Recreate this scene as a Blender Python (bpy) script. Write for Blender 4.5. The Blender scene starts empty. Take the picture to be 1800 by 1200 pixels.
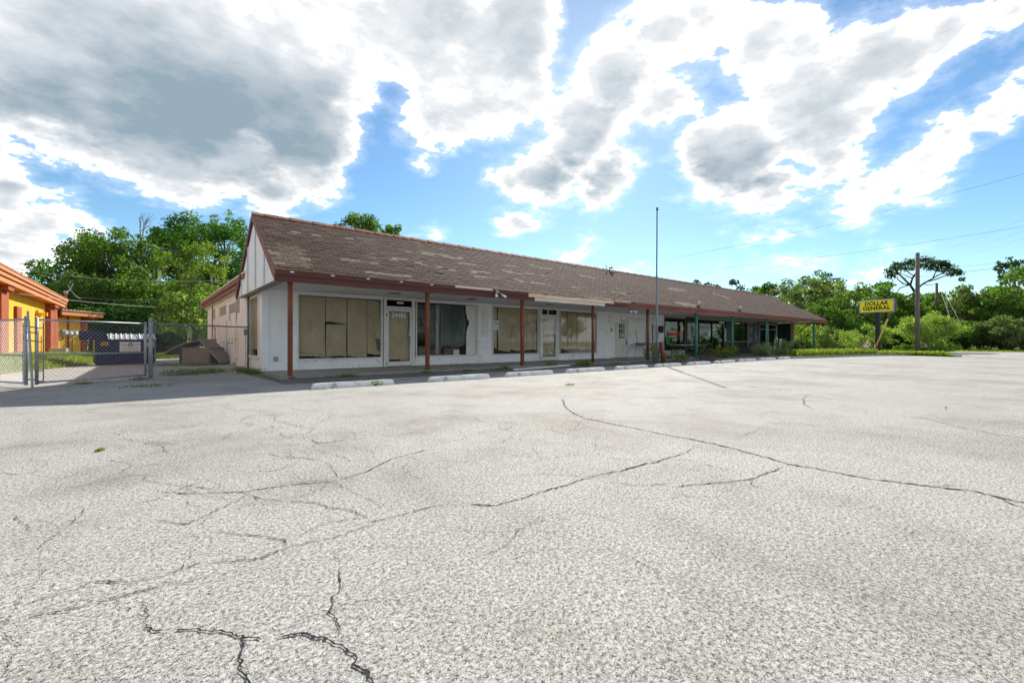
import bpy, math, random
import numpy as np
from mathutils import Vector, Matrix, Euler, Quaternion
random.seed(7)
S = bpy.context.scene
COL = S.collection
R = math.radians
# ------------------------------------------------------------ camera
cam_d = bpy.data.cameras.new('camera'); cam = bpy.data.objects.new('camera', cam_d); COL.objects.link(cam)
CAM = (-2.974, -12.944, 1.0); HEAD = 50.64            # heading in degrees from +X (the facade runs along +X)
cam.location = CAM; cam.rotation_euler = (R(90), 0, R(HEAD - 90))
cam_d.sensor_width = 36; cam_d.lens = 15.7; cam_d.clip_end = 3000; cam_d.clip_start = .05
S.camera = cam
FX, FY = math.cos(R(HEAD)), math.sin(R(HEAD))
def spot(u, d):
    """ground point at distance d along the camera heading and u*d to its right"""
    return (CAM[0] + d*(FX + u*FY), CAM[1] + d*(FY - u*FX))
# ------------------------------------------------------------ light
sd = Vector((1.2, 1.0, 1.0)).normalized()
EL = math.asin(sd.z); ROT = math.atan2(sd.x, sd.y)
sun_d = bpy.data.lights.new('sun', 'SUN'); sun_d.energy = 2.95; sun_d.angle = R(.55); sun_d.color = (1, .95, .87)
sun = bpy.data.objects.new('sun', sun_d); COL.objects.link(sun); sun.location = (20, 20, 40)
sun.rotation_euler = (-sd).to_track_quat('-Z', 'Y').to_euler()
S.view_settings.view_transform = 'Standard'; S.view_settings.look = 'None'
S.view_settings.exposure = 1.38; S.view_settings.gamma = 1.0; S.view_settings.use_curve_mapping = False
# ------------------------------------------------------------ node helpers
class NT:
    def __init__(s, tree): s.t = tree; s.n = tree.nodes; s.l = tree.links
    def new(s, typ, **kw):
        nd = s.n.new(typ)
        for k, v in kw.items(): setattr(nd, k, v)
        return nd
    def put(s, sock, v):
        if hasattr(v, 'links') or hasattr(v, 'is_output'): s.l.new(v, sock)
        else: sock.default_value = v
    def math(s, op, a, b=0., c=None, clamp=False):
        nd = s.new('ShaderNodeMath', operation=op, use_clamp=clamp); s.put(nd.inputs[0], a); s.put(nd.inputs[1], b)
        if c is not None: s.put(nd.inputs[2], c)
        return nd.outputs[0]
    def noise(s, vec, scale, detail=4, rough=.55, lac=2., dist=0.):
        nd = s.new('ShaderNodeTexNoise'); s.put(nd.inputs['Vector'], vec); nd.inputs['Scale'].default_value = scale
        nd.inputs['Detail'].default_value = detail; nd.inputs['Roughness'].default_value = rough
        nd.inputs['Lacunarity'].default_value = lac; nd.inputs['Distortion'].default_value = dist
        return nd.outputs[0]
    def ss(s, v, a, b, lo=0., hi=1.):
        nd = s.new('ShaderNodeMapRange', interpolation_type='SMOOTHSTEP'); s.put(nd.inputs[0], v)
        for i, x in enumerate((a, b, lo, hi)): s.put(nd.inputs[i+1], x)
        return nd.outputs[0]
    def mix(s, f, a, b, mode='MIX'):
        nd = s.new('ShaderNodeMix', data_type='RGBA', blend_type=mode); s.put(nd.inputs[0], f)
        s.put(nd.inputs[6], a if not isinstance(a, tuple) else (*a[:3], 1)); s.put(nd.inputs[7], b if not isinstance(b, tuple) else (*b[:3], 1))
        return nd.outputs[2]
    def vmath(s, op, a, b=None, scale=None):
        nd = s.new('ShaderNodeVectorMath', operation=op); s.put(nd.inputs[0], a)
        if b is not None: s.put(nd.inputs[1], b)
        if scale is not None: s.put(nd.inputs[3], scale)
        return nd.outputs[0] if op not in ('LENGTH', 'DOT_PRODUCT', 'DISTANCE') else nd.outputs[1]
    def xyz(s, x, y, z):
        nd = s.new('ShaderNodeCombineXYZ')
        for i, v in enumerate((x, y, z)): s.put(nd.inputs[i], v)
        return nd.outputs[0]
    def sep(s, v):
        nd = s.new('ShaderNodeSeparateXYZ'); s.put(nd.inputs[0], v); return nd.outputs
    def ell(s, vec, loc, rot, a, b):
        nd = s.new('ShaderNodeMapping', vector_type='TEXTURE'); s.put(nd.inputs['Vector'], vec)
        nd.inputs['Location'].default_value = (loc[0], loc[1], 0); nd.inputs['Rotation'].default_value = (0, 0, R(rot))
        nd.inputs['Scale'].default_value = (a, b, 1e5)
        return s.vmath('LENGTH', nd.outputs[0])
# ------------------------------------------------------------ sky: Nishita plus a field of cumulus, by direction (azimuth, elevation)
CLOUDS = [(94.33, 23.81, 150.71, 13.78, 7.67), (82.08, 27.99, 160.13, 17.76, 9.29), (86.62, 19.26, 176.57, 15.58, 5.59), (75.28, 22.57, 136.65, 7.77, 6.58), (79.35, 16.43, 168.54, 6.27, 3.19), (101.37, 22.32, 127.19, 9.15, 6.0), (62.16, 33.93, 173.99, 16.9, 5.39), (55.74, 30.76, 175.71, 10.88, 7.51), (60.75, 26.58, 170.87, 4.62, 3.43), (49.91, 34.97, -178.27, 6.57, 5.88), (48.45, 29.75, 82.04, 3.85, 3.64), (99.23, 12.77, 98.13, 4.21, 2.51), (97.58, 9.82, 113.89, 4.03, 3.26), (99.54, 7.58, 162.2, 4.52, 3.22), (94.71, 8.54, 149.4, 2.35, 1.97), (49.76, 15.25, -179.53, 3.36, 2.45), (51.0, 19.89, 95.41, 2.58, 2.55), (46.63, 20.8, 167.38, 5.69, 4.22), (41.24, 24.88, 147.79, 6.98, 4.98), (37.03, 30.14, -0.93, 6.48, 5.33), (31.66, 33.0, -166.58, 6.65, 3.81), (32.31, 27.42, -166.4, 5.35, 3.49), (28.46, 33.87, -164.99, 5.13, 2.73), (39.12, 19.84, 170.95, 4.8, 3.24), (24.22, 20.57, -149.06, 7.05, 5.74), (21.93, 17.31, -174.36, 8.15, 3.5), (17.12, 23.99, -150.59, 8.12, 5.71), (11.45, 26.23, -170.52, 6.37, 4.23), (6.95, 27.03, -160.07, 2.89, 2.43), (19.73, 29.09, -158.76, 7.32, 4.11), (15.14, 18.84, -155.55, 4.06, 2.79), (11.45, 14.87, -175.31, 4.34, 2.77), (8.11, 16.42, 162.08, 4.54, 3.37), (6.57, 19.13, -154.48, 3.22, 1.84), (2.86, 19.52, 103.57, 2.74, 2.31), (13.02, 12.74, -168.47, 2.79, 1.19), (2.21, 25.88, 56.82, 1.79, 1.41), (0.51, 24.53, -136.72, 2.15, 1.3), (23.06, 11.49, -172.91, 2.19, 0.93), (19.3, 12.93, 179.85, 1.58, 0.66), (18.67, 11.96, -170.39, 1.06, 0.53), (17.89, 8.11, -174.52, 4.56, 1.14), (14.66, 8.44, 171.54, 1.51, 0.53), (11.67, 6.61, 157.57, 1.99, 1.12), (10.16, 7.02, -171.47, 1.28, 0.71), (60.75, 13.4, 177.01, 1.56, 0.75), (41.95, 11.11, 100.01, 1.66, 0.79), (44.1, 10.54, 162.18, 1.57, 0.78), (35.53, 8.33, -177.37, 1.91, 0.76), (61.6, 20.94, 171.65, 0.92, 0.68), (53.41, 20.96, 90.59, 1.4, 0.87)]
GREYS = [(86.62, 21.08, 172.41, 13.85, 5.4, 1.0), (79.35, 19.33, 176.37, 8.92, 3.73, 0.9), (93.95, 23.94, 154.05, 9.2, 4.51, 0.55), (90.27, 13.99, 174.54, 9.1, 2.01, 0.6), (55.74, 31.29, 177.11, 7.97, 3.71, 0.16), (42.66, 19.9, 175.22, 5.68, 2.9, 0.75), (38.77, 25.58, 125.97, 4.39, 3.12, 0.4), (23.06, 19.23, -176.15, 7.96, 4.65, 0.8), (16.61, 23.36, -173.84, 5.83, 4.21, 0.4), (10.07, 13.81, -179.11, 2.41, 1.17, 0.6), (96.89, 16.4, -173.76, 3.02, 2.42, 0.5), (98.25, 9.46, 176.05, 3.64, 1.34, 0.35), (17.89, 7.69, -174.96, 2.33, 0.42, 0.3), (70.27, 32.89, 169.34, 7.89, 2.86, 0.1), (7.33, 17.93, 172.64, 2.59, 1.51, 0.25)]

def make_sky():
    w = bpy.data.worlds.new('World'); S.world = w; w.use_nodes = True
    t = NT(w.node_tree); bg = t.n['Background']
    sk = t.new('ShaderNodeTexSky', sky_type='NISHITA'); sk.sun_disc = False
    sk.sun_elevation = EL; sk.sun_rotation = ROT; sk.air_density = 1.0; sk.dust_density = .15; sk.ozone_density = 1.0
    D = t.new('ShaderNodeTexCoord').outputs['Generated']
    x, y, z = t.sep(D)
    az = t.math('MULTIPLY', t.math('ARCTAN2', y, x), 180/math.pi)
    el = t.math('MULTIPLY', t.math('ARCSINE', z), 180/math.pi)
    ae = t.xyz(az, el, 0)
    # cloud-plane coordinates give the detail its perspective
    zz = t.math('ADD', t.math('MAXIMUM', z, 0), .30)
    P = t.xyz(t.math('DIVIDE', x, zz), t.math('DIVIDE', y, zz), t.math('MULTIPLY', z, 1.5))
    wn = t.new('ShaderNodeTexNoise'); t.put(wn.inputs['Vector'], D); wn.inputs['Scale'].default_value = 7; wn.inputs['Detail'].default_value = 3
    warp = t.vmath('SCALE', t.vmath('SUBTRACT', wn.outputs['Color'], (.5, .5, .5)), scale=3.2)
    aw = t.vmath('ADD', ae, warp)
    field = None
    for (a, e, rot, ra, rb) in CLOUDS:
        k = min(ra, rb)
        v = t.math('MULTIPLY_ADD', t.ell(aw, (a, e), rot, ra, rb), -k, k)
        field = v if field is None else t.math('SMOOTH_MAX', field, v, 1.2)
    # unseen cumulus beyond the frame, kept thick and pale to add fill light
    gen = t.math('MULTIPLY_ADD', t.noise(P, 1.15, 5, .5), 70., -33.)
    away = t.math('MAXIMUM', t.ss(t.math('ABSOLUTE', t.math('SUBTRACT', az, HEAD)), 50, 58), t.ss(el, 41, 50))
    gen = t.math('ADD', gen, t.math('MULTIPLY_ADD', away, 60., -60.))
    field = t.math('MAXIMUM', field, gen)
    n1 = t.noise(P, 5.5, 8, .62); n2 = t.noise(P, 17., 6, .6)
    bump = t.math('ADD', t.math('MULTIPLY_ADD', n1, 7.0, -4.0), t.math('MULTIPLY_ADD', n2, 3., -1.5))
    dens = t.math('ADD', field, bump)
    mask = t.ss(dens, -.15, .95)
    thin = t.ss(dens, -1.4, 1.0, 0., .22)
    mask = t.math('MAXIMUM', mask, thin)
    g = None
    for (a, e, rot, ra, rb, st) in GREYS:
        v = t.ss(t.ell(t.vmath('ADD', ae, t.vmath('SCALE', warp, scale=1.3)), (a, e), rot, ra*1.95, rb*1.95), 1.10, -.05, 0, st*.86)
        g = v if g is None else t.math('SMOOTH_MAX', g, v, .12)
    g = t.math('MAXIMUM', g, t.math('MULTIPLY', away, t.ss(dens, 2, 12, 0, .22)))
    n3 = t.noise(P, 3.4, 7, .56)
    g = t.math('MULTIPLY', g, t.ss(n3, .25, .72, .62, 1.12))
    soft = t.math('ADD', t.ss(t.noise(P, 3.6, 8, .6), .34, .64, 0., .34), t.ss(t.noise(P, 12., 5, .6), .40, .66, 0., .16))
    soft = t.math('MULTIPLY', soft, t.math('MULTIPLY_ADD', away, -.6, 1.))  # less grey out of frame, which keeps fill light on the shop front
    g = t.math('MULTIPLY', t.math('ADD', g, soft), t.ss(dens, .3, 3.2), clamp=True)
    ramp = t.new('ShaderNodeValToRGB'); t.put(ramp.inputs[0], g)
    cr = ramp.color_ramp; K = 9.0
    cr.elements[0].position = 0; cr.elements[0].color = (.80, .80, .80, 1)
    cr.elements[1].position = 1; cr.elements[1].color = (.135, .180, .215, 1)
    for p_, c_ in ((.09, (.48, .484, .488)), (.22, (.375, .386, .398)), (.42, (.30, .322, .342)), (.70, (.215, .248, .275))): cr.elements.new(p_).color = (*c_, 1)
    cloud = t.vmath('SCALE', ramp.outputs[0], scale=K)
    hs = t.new('ShaderNodeHueSaturation'); t.put(hs.inputs['Color'], sk.outputs[0]); hs.inputs['Saturation'].default_value = 1.15
    hs.inputs['Value'].default_value = .54
    col = t.mix(mask, t.vmath('MULTIPLY', hs.outputs[0], (.79, .95, 1.0)), cloud)
    t.l.new(col, bg.inputs[0]); bg.inputs[1].default_value = .1
make_sky()
# ------------------------------------------------------------ materials
def mat(name, c1, c2=None, scale=8., rough=.8, bump=0., bscale=None, detail=5, spec=.3, metal=0., contrast=(.35, .65), trans=0., stretch=None, c3=None, s3=2.):
    m = bpy.data.materials.new(name); m.use_nodes = True; t = NT(m.node_tree)
    b = t.n['Principled BSDF']; b.inputs['Roughness'].default_value = rough; b.inputs['Metallic'].default_value = metal
    b.inputs['Specular IOR Level'].default_value = spec
    co = t.new('ShaderNodeTexCoord').outputs['Object']
    if stretch: co = t.vmath('MULTIPLY', co, stretch)
    if c2 is None: c2 = tuple(v*.8 for v in c1)
    n = t.noise(co, scale, detail, .6)
    col = t.mix(t.ss(n, *contrast), c1, c2)
    if c3 is not None: col = t.mix(t.ss(t.noise(co, s3, 6, .68), .56, .70), col, c3)
    t.l.new(col, b.inputs['Base Color'])
    if bump:
        bp = t.new('ShaderNodeBump'); bp.inputs['Strength'].default_value = bump; bp.inputs['Distance'].default_value = .01
        t.l.new(t.noise(co, bscale or scale*4, 6, .65), bp.inputs['Height']); t.l.new(bp.outputs[0], b.inputs['Normal'])
    return m
def leaf_mat(name, dark, light, hot=None, tr=.5):
    m = bpy.data.materials.new(name); m.use_nodes = True; t = NT(m.node_tree); t.n.remove(t.n['Principled BSDF'])
    out = t.n['Material Output']
    at = t.new('ShaderNodeAttribute', attribute_name='tint')
    rp = t.new('ShaderNodeValToRGB'); t.l.new(at.outputs['Fac'], rp.inputs[0])
    rp.color_ramp.elements[0].color = (*dark, 1); rp.color_ramp.elements[1].color = (*light, 1); rp.color_ramp.elements[1].position = .8
    if hot: rp.color_ramp.elements.new(1.0).color = (*hot, 1)
    d = t.new('ShaderNodeBsdfDiffuse'); t.l.new(rp.outputs[0], d.inputs[0])
    tl = t.new('ShaderNodeBsdfTranslucent')
    tc = t.mix(1., rp.outputs[0], (1.45, 1.7, .7), 'MULTIPLY'); t.l.new(tc, tl.inputs[0])
    gl = t.new('ShaderNodeBsdfGlossy'); gl.inputs['Roughness'].default_value = .6; gl.inputs[0].default_value = (.6, .65, .6, 1)
    mx = t.new('ShaderNodeMixShader'); mx.inputs[0].default_value = tr; t.l.new(d.outputs[0], mx.inputs[1]); t.l.new(tl.outputs[0], mx.inputs[2])
    m2 = t.new('ShaderNodeMixShader'); m2.inputs[0].default_value = .035; t.l.new(mx.outputs[0], m2.inputs[1]); t.l.new(gl.outputs[0], m2.inputs[2])
    t.l.new(m2.outputs[0], out.inputs[0]); return m
def glass_mat(name, tint=(.97, .97, .95), refl=1.45, gain=.20):
    m = bpy.data.materials.new(name); m.use_nodes = True; t = NT(m.node_tree); t.n.remove(t.n['Principled BSDF'])
    fr = t.new('ShaderNodeFresnel'); fr.inputs[0].default_value = refl
    tr = t.new('ShaderNodeBsdfTransparent'); tr.inputs[0].default_value = (*tint, 1)
    gl = t.new('ShaderNodeBsdfGlossy'); gl.inputs['Roughness'].default_value = .015
    co = t.new('ShaderNodeTexCoord').outputs['Object']
    bp = t.new('ShaderNodeBump'); bp.inputs['Strength'].default_value = .03; bp.inputs['Distance'].default_value = .02
    t.l.new(t.noise(co, 1.3, 1), bp.inputs['Height']); t.l.new(bp.outputs[0], gl.inputs['Normal'])
    mx = t.new('ShaderNodeMixShader'); t.l.new(t.math('MULTIPLY', fr.outputs[0], gain, clamp=True), mx.inputs[0])
    t.l.new(tr.outputs[0], mx.inputs[1]); t.l.new(gl.outputs[0], mx.inputs[2]); t.l.new(mx.outputs[0], t.n['Material Output'].inputs[0])
    return m
def asphalt_mat(name, stone=(.475, .464, .438), binder=(.06, .058, .055), stain=.85, scale=165., crackle=True):
    m = bpy.data.materials.new(name); m.use_nodes = True; t = NT(m.node_tree); b = t.n['Principled BSDF']
    b.inputs['Roughness'].default_value = .85; b.inputs['Specular IOR Level'].default_value = .25
    co = t.new('ShaderNodeTexCoord').outputs['Object']
    w = t.new('ShaderNodeTexNoise'); t.put(w.inputs['Vector'], co); w.inputs['Scale'].default_value = 30
    cw = t.vmath('ADD', co, t.vmath('SCALE', t.vmath('SUBTRACT', w.outputs['Color'], (.5, .5, .5)), scale=.03))
    vo = t.new('ShaderNodeTexVoronoi', feature='DISTANCE_TO_EDGE'); t.put(vo.inputs['Vector'], cw); vo.inputs['Scale'].default_value = scale
    vc = t.new('ShaderNodeTexVoronoi', feature='F1'); t.put(vc.inputs['Vector'], cw); vc.inputs['Scale'].default_value = scale
    r = t.sep(vc.outputs['Color'])[0]
    wear = t.noise(co, scale*.34, 4, .7)
    edge = t.ss(t.math('ADD', vo.outputs[0], t.math('MULTIPLY_ADD', wear, .75, -.372)), .0, .085)
    pit = t.ss(t.noise(co, scale*.42, 3, .6), .585, .64)
    lift = t.ss(r, 0., 1., .70, 1.22)
    st = t.vmath('SCALE', t.mix(t.ss(r, .55, .95), stone, tuple(v*f for v, f in zip(stone, (1.08, 1.03, .95)))), scale=lift)
    col = t.mix(t.math('MULTIPLY', edge, t.math('MULTIPLY_ADD', pit, -.85, 1.)), binder, st)
    big = t.ss(t.noise(co, .42, 6, .62), .40, .68)
    blot = t.ss(t.noise(co, 1.7, 6, .7), .48, .72)
    dirt = t.math('MULTIPLY', t.math('ADD', t.math('MULTIPLY', big, .50), t.math('MULTIPLY', blot, .34)), stain)
    col = t.mix(dirt, col, t.vmath('MULTIPLY', col, (.50, .465, .405)))
    hgt = edge
    if crackle:                                                        # hairline crazing, broken up by patches
        cw2 = t.vmath('ADD', co, t.vmath('SCALE', t.vmath('SUBTRACT', t.new('ShaderNodeTexNoise').outputs['Color'], (.5, .5, .5)), scale=.0))
        wn = t.new('ShaderNodeTexNoise'); t.put(wn.inputs['Vector'], co); wn.inputs['Scale'].default_value = 3.; wn.inputs['Detail'].default_value = 5
        cw2 = t.vmath('ADD', co, t.vmath('SCALE', t.vmath('SUBTRACT', wn.outputs['Color'], (.5, .5, .5)), scale=.55))
        v2 = t.new('ShaderNodeTexVoronoi', feature='DISTANCE_TO_EDGE'); t.put(v2.inputs['Vector'], cw2); v2.inputs['Scale'].default_value = .62
        gate = t.ss(t.noise(co, .55, 4, .6), .50, .62)
        line = t.math('MULTIPLY', t.ss(v2.outputs[0], .0065, .002), gate)
        col = t.mix(t.math('MULTIPLY', line, .8), col, (.06, .057, .05))
        hgt = t.math('SUBTRACT', hgt, line)
    t.l.new(col, b.inputs['Base Color'])
    bp = t.new('ShaderNodeBump'); bp.inputs['Strength'].default_value = .55; bp.inputs['Distance'].default_value = .006
    t.l.new(hgt, bp.inputs['Height']); t.l.new(bp.outputs[0], b.inputs['Normal'])
    return m
M = {}
M['asphalt'] = asphalt_mat('bleached_asphalt', crackle=False)
M['patch'] = asphalt_mat('dark_gravel_asphalt', (.20, .20, .195), (.06, .06, .06), .8, 55., False)
M['road'] = asphalt_mat('road_asphalt', (.46, .45, .43), (.22, .22, .21), .3, 30., False)
M['crack'] = mat('crack_grit', (.012, .011, .010), (.030, .027, .022), 40, .95)
M['driveway'] = mat('old_concrete_drive', (.40, .385, .36), (.30, .29, .27), 3., .9, .3, 60, c3=(.24, .235, .215), s3=1.3)
M['concrete'] = mat('walkway_concrete', (.34, .315, .29), (.25, .235, .215), 2.5, .9, .25, 50, c3=(.17, .16, .145), s3=1.6)
M['curb'] = mat('curb_concrete', (.42, .41, .39), (.28, .275, .26), 5, .9, .3)
M['stop'] = mat('white_painted_concrete', (.80, .80, .78), (.68, .675, .65), 6, .85, .35, 40, c3=(.27, .26, .24), s3=3.5)
M['earth'] = mat('sandy_turf', (.13, .15, .05), (.20, .17, .09), .6, .95)
M['grass'] = leaf_mat('grass_blade', (.09, .14, .022), (.25, .30, .05), (.33, .33, .10), .45)
M['gcover'] = leaf_mat('yellow_green_groundcover', (.10, .15, .02), (.30, .35, .05), (.44, .45, .09), .35)
M['oakleaf'] = leaf_mat('oak_leaf', (.04, .088, .012), (.13, .215, .03))
M['darkleaf'] = leaf_mat('dense_vine_leaf', (.026, .072, .010), (.075, .165, .020))
M['limeleaf'] = leaf_mat('young_camphor_leaf', (.075, .13, .02), (.165, .235, .036), (.27, .24, .05))
M['greyleaf'] = leaf_mat('mossy_oak_leaf', (.065, .095, .035), (.18, .22, .085))
M['pineleaf'] = leaf_mat('pine_needle', (.018, .045, .012), (.055, .10, .026), None, .3)
M['myrtle'] = leaf_mat('myrtle_leaf', (.12, .18, .035), (.27, .34, .08))
M['shrubleaf'] = leaf_mat('shrub_leaf', (.07, .13, .025), (.19, .27, .06), (.30, .33, .08))
M['sage'] = leaf_mat('silvery_shrub_leaf', (.14, .18, .09), (.33, .38, .22))
M['weed'] = leaf_mat('weed_blade', (.07, .10, .02), (.20, .22, .055))
M['moss'] = leaf_mat('hanging_moss', (.15, .16, .115), (.30, .31, .23), None, .35)
M['bark'] = mat('grey_bark', (.16, .135, .105), (.085, .07, .055), 14, .95, .5, 30)
M['deadwood'] = mat('bleached_dead_wood', (.30, .265, .22), (.19, .165, .135), 12, .95)
M['white'] = mat('white_wall_paint', (.84, .845, .845), (.79, .80, .80), 1.6, .75, .12, 30, c3=(.68, .675, .66), s3=1.6)
M['whitetrim'] = mat('white_frame_paint', (.76, .76, .735), (.68, .68, .65), 5, .55, c3=(.42, .40, .36), s3=4.)
M['pinkwall'] = mat('pinkish_white_block_paint', (.83, .775, .745), (.77, .71, .68), 1.2, .8, .12, 20, stretch=(1, 1, .35), c3=(.60, .53, .48), s3=.9)
M['bluewhite'] = mat('pale_blue_paint', (.42, .52, .68), (.60, .66, .74), 2., .75)
M['patchgrey'] = mat('bare_mortar', (.42, .38, .34), (.30, .27, .24), 7, .9)
M['rust'] = mat('rust_stain', (.30, .20, .13), (.42, .33, .25), 8, .9)
M['soffit'] = mat('soffit_white', (.72, .72, .71), (.64, .645, .64), 1.5, .8, c3=(.5, .5, .49), s3=.8)
M['dbrown'] = mat('dark_red_brown_board', (.105, .032, .024), (.075, .026, .021), 3, .6, .1, 12, stretch=(.15, 1, 1), c3=(.16, .06, .045), s3=3)
M['fbrown'] = mat('faded_red_brown_board', (.235, .082, .062), (.17, .06, .048), 2.5, .7, .1, 12, stretch=(.2, 1, 1))
M['rake'] = mat('faded_rake_board', (.27, .115, .085), (.20, .085, .065), 4, .7)
M['rawwood'] = mat('bare_weathered_wood', (.66, .46, .33), (.74, .62, .52), 4, .85, .2, 20, stretch=(.25, 1, 3), c3=(.38, .13, .06), s3=5)
M['palewood'] = mat('pale_board', (.74, .66, .58), (.62, .52, .44), 4, .85, stretch=(.2, 1, 1), c3=(.45, .27, .18), s3=3)
M['ridge'] = mat('rust_orange_ridge_cap', (.40, .135, .065), (.28, .10, .055), 5, .85, c3=(.52, .25, .14), s3=3)
for i, c in enumerate([(.088, .042, .027), (.106, .055, .036), (.069, .037, .026), (.130, .075, .050)]):
    M['sh%d' % i] = mat('brown_shingle_%s' % 'abcd'[i], c, tuple(v*.72 for v in c), 9, .95, .4, 60, c3=tuple(v*1.35 for v in c), s3=1.1)
M['sh4'] = mat('bleached_shingle', (.28, .225, .185), (.20, .155, .125), 9, .95, .3, 60)
M['sh5'] = mat('tan_shingle', (.165, .117, .082), (.13, .092, .066), 9, .95, .3, 60)
M['post'] = mat('red_brown_post_paint', (.20, .055, .022), (.14, .042, .020), 6, .55, .1, 30, stretch=(1, 1, .3), c3=(.25, .12, .07), s3=5)
M['green'] = mat('teal_green_post_paint', (.055, .25, .175), (.04, .20, .14), 5, .5, c3=(.10, .30, .22), s3=4)
M['paper'] = mat('kraft_paper', (.50, .42, .30), (.44, .365, .26), 1.7, .85, .15, 5)
M['tape'] = mat('blue_masking_tape', (.035, .13, .25), (.05, .17, .30), 9, .6)
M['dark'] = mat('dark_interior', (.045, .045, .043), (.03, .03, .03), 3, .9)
M['plastic'] = mat('dark_plastic_film', (.045, .07, .07), (.11, .145, .145), 1.1, .45, .2, 4, stretch=(1.6, 1, .5), c3=(.10, .13, .125), s3=1.6)
M['milky'] = mat('milky_plastic_strip', (.45, .48, .46), (.22, .26, .25), 2.5, .5, stretch=(4, 1, .6))
M['chip_shade'] = mat('chip_mark_and_gap_shade', (.10, .09, .08), (.16, .15, .14), 20, .9)
M['black'] = mat('black_metal', (.018, .019, .021), (.03, .03, .032), 6, .45, spec=.5)
M['bronze'] = mat('dark_bronze_frame', (.028, .026, .026), (.045, .042, .04), 6, .45)
M['slate'] = mat('slate_blue_board', (.075, .095, .125), (.045, .058, .08), 9, .8, stretch=(.6, 1, 3), c3=(.15, .17, .19), s3=8)
M['chalk'] = mat('chalk_marks', (.62, .66, .68), (.45, .49, .52), 30, .9)
M['greenwall'] = mat('dark_green_curtain', (.012, .055, .020), (.025, .085, .03), 3, .8)
M['galv'] = mat('galvanised_steel', (.36, .38, .40), (.27, .29, .31), 10, .5, spec=.5, metal=.35)
M['wire'] = mat('galvanised_wire', (.52, .53, .55), (.40, .41, .43), 10, .45, spec=.5, metal=.3)
M['alu'] = mat('grey_pole_paint', (.25, .27, .29), (.19, .20, .22), 6, .5, metal=.3)
M['navy'] = mat('navy_dumpster_paint', (.018, .028, .10), (.014, .02, .065), 4, .5, spec=.4, c3=(.05, .05, .085), s3=3)
M['lid'] = mat('grey_plastic_lid', (.42, .43, .45), (.33, .34, .36), 4, .5)
M['sticker'] = mat('white_sticker', (.74, .73, .72), (.66, .65, .64), 6, .6)
M['yellow'] = mat('yellow_sticker', (.75, .50, .03), (.62, .40, .02), 6, .6)
M['redpaint'] = mat('red_paint', (.55, .035, .03), (.42, .03, .025), 6, .6)
M['redglow'] = mat('red_window_lettering', (.75, .06, .035), (.62, .05, .03), 6, .5)
M['signyellow'] = mat('sign_yellow_face', (.96, .80, .02), (.93, .76, .02), 1, .4)
M['signgrey'] = mat('sign_grey_rim', (.42, .43, .42), (.36, .37, .36), 4, .5)
M['groove'] = mat('blue_grey_batten', (.55, .60, .66), (.48, .53, .60), 5, .8)
M['navyblack'] = mat('dark_sign_steel', (.022, .028, .042), (.03, .036, .05), 4, .5)
M['ink'] = mat('black_lettering', (.010, .009, .008), (.014, .013, .012), 4, .6)
M['cream'] = mat('cream_lettering', (.80, .79, .72), (.72, .71, .65), 4, .6)
M['ochre'] = mat('ochre_yellow_stucco', (.76, .43, .022), (.70, .385, .022), 1.3, .85, .15, 30, c3=(.58, .32, .04), s3=1.4)
M['orange'] = mat('orange_red_paint', (.36, .078, .022), (.29, .063, .02), 3, .7, .1, 20)
M['orangetrim'] = mat('light_orange_trim', (.62, .23, .085), (.55, .195, .07), 3, .7)
M['rooftile'] = mat('terracotta_roof', (.42, .20, .12), (.30, .14, .09), 5, .9)
M['polewood'] = mat('weathered_pole_wood', (.19, .165, .14), (.115, .10, .085), 5, .9, .3, 20, stretch=(3, 3, .25))
M['cable'] = mat('black_cable', (.03, .03, .032), None, 4, .6)
M['cablegrey'] = mat('grey_cable', (.46, .46, .46), None, 4, .6)
M['guard'] = mat('yellow_guy_guard', (.80, .58, .10), (.70, .48, .08), 6, .55)
M['oldwood'] = mat('grey_brown_timber', (.27, .21, .17), (.18, .14, .115), 6, .9, .3, 25, stretch=(.4, 1, 1), c3=(.27, .22, .18), s3=3)
M['darkwood'] = mat('dark_timber', (.055, .042, .034), (.08, .06, .05), 6, .9)
M['beige'] = mat('beige_door_paint', (.72, .70, .63), (.66, .64, .575), 3, .6)
M['floor'] = mat('shop_floor', (.20, .175, .145), (.15, .13, .11), 2, .6)
M['flower'] = mat('yellow_flower', (.75, .50, .02), None, 4, .8)
M['pink'] = mat('pink_flower', (.62, .17, .15), None, 4, .8)
M['greenbox'] = mat('green_box_paint', (.06, .36, .08), (.05, .28, .07), 5, .6)
M['clock'] = mat('teal_poster', (.34, .62, .58), (.28, .54, .52), 4, .7)
M['tan'] = mat('tan_pillar_paint', (.42, .33, .25), (.36, .28, .21), 4, .8)
M['glass'] = glass_mat('window_glass')
M['glassdark'] = glass_mat('tinted_window_glass', (.50, .62, .57), 1.5, .34)
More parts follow.
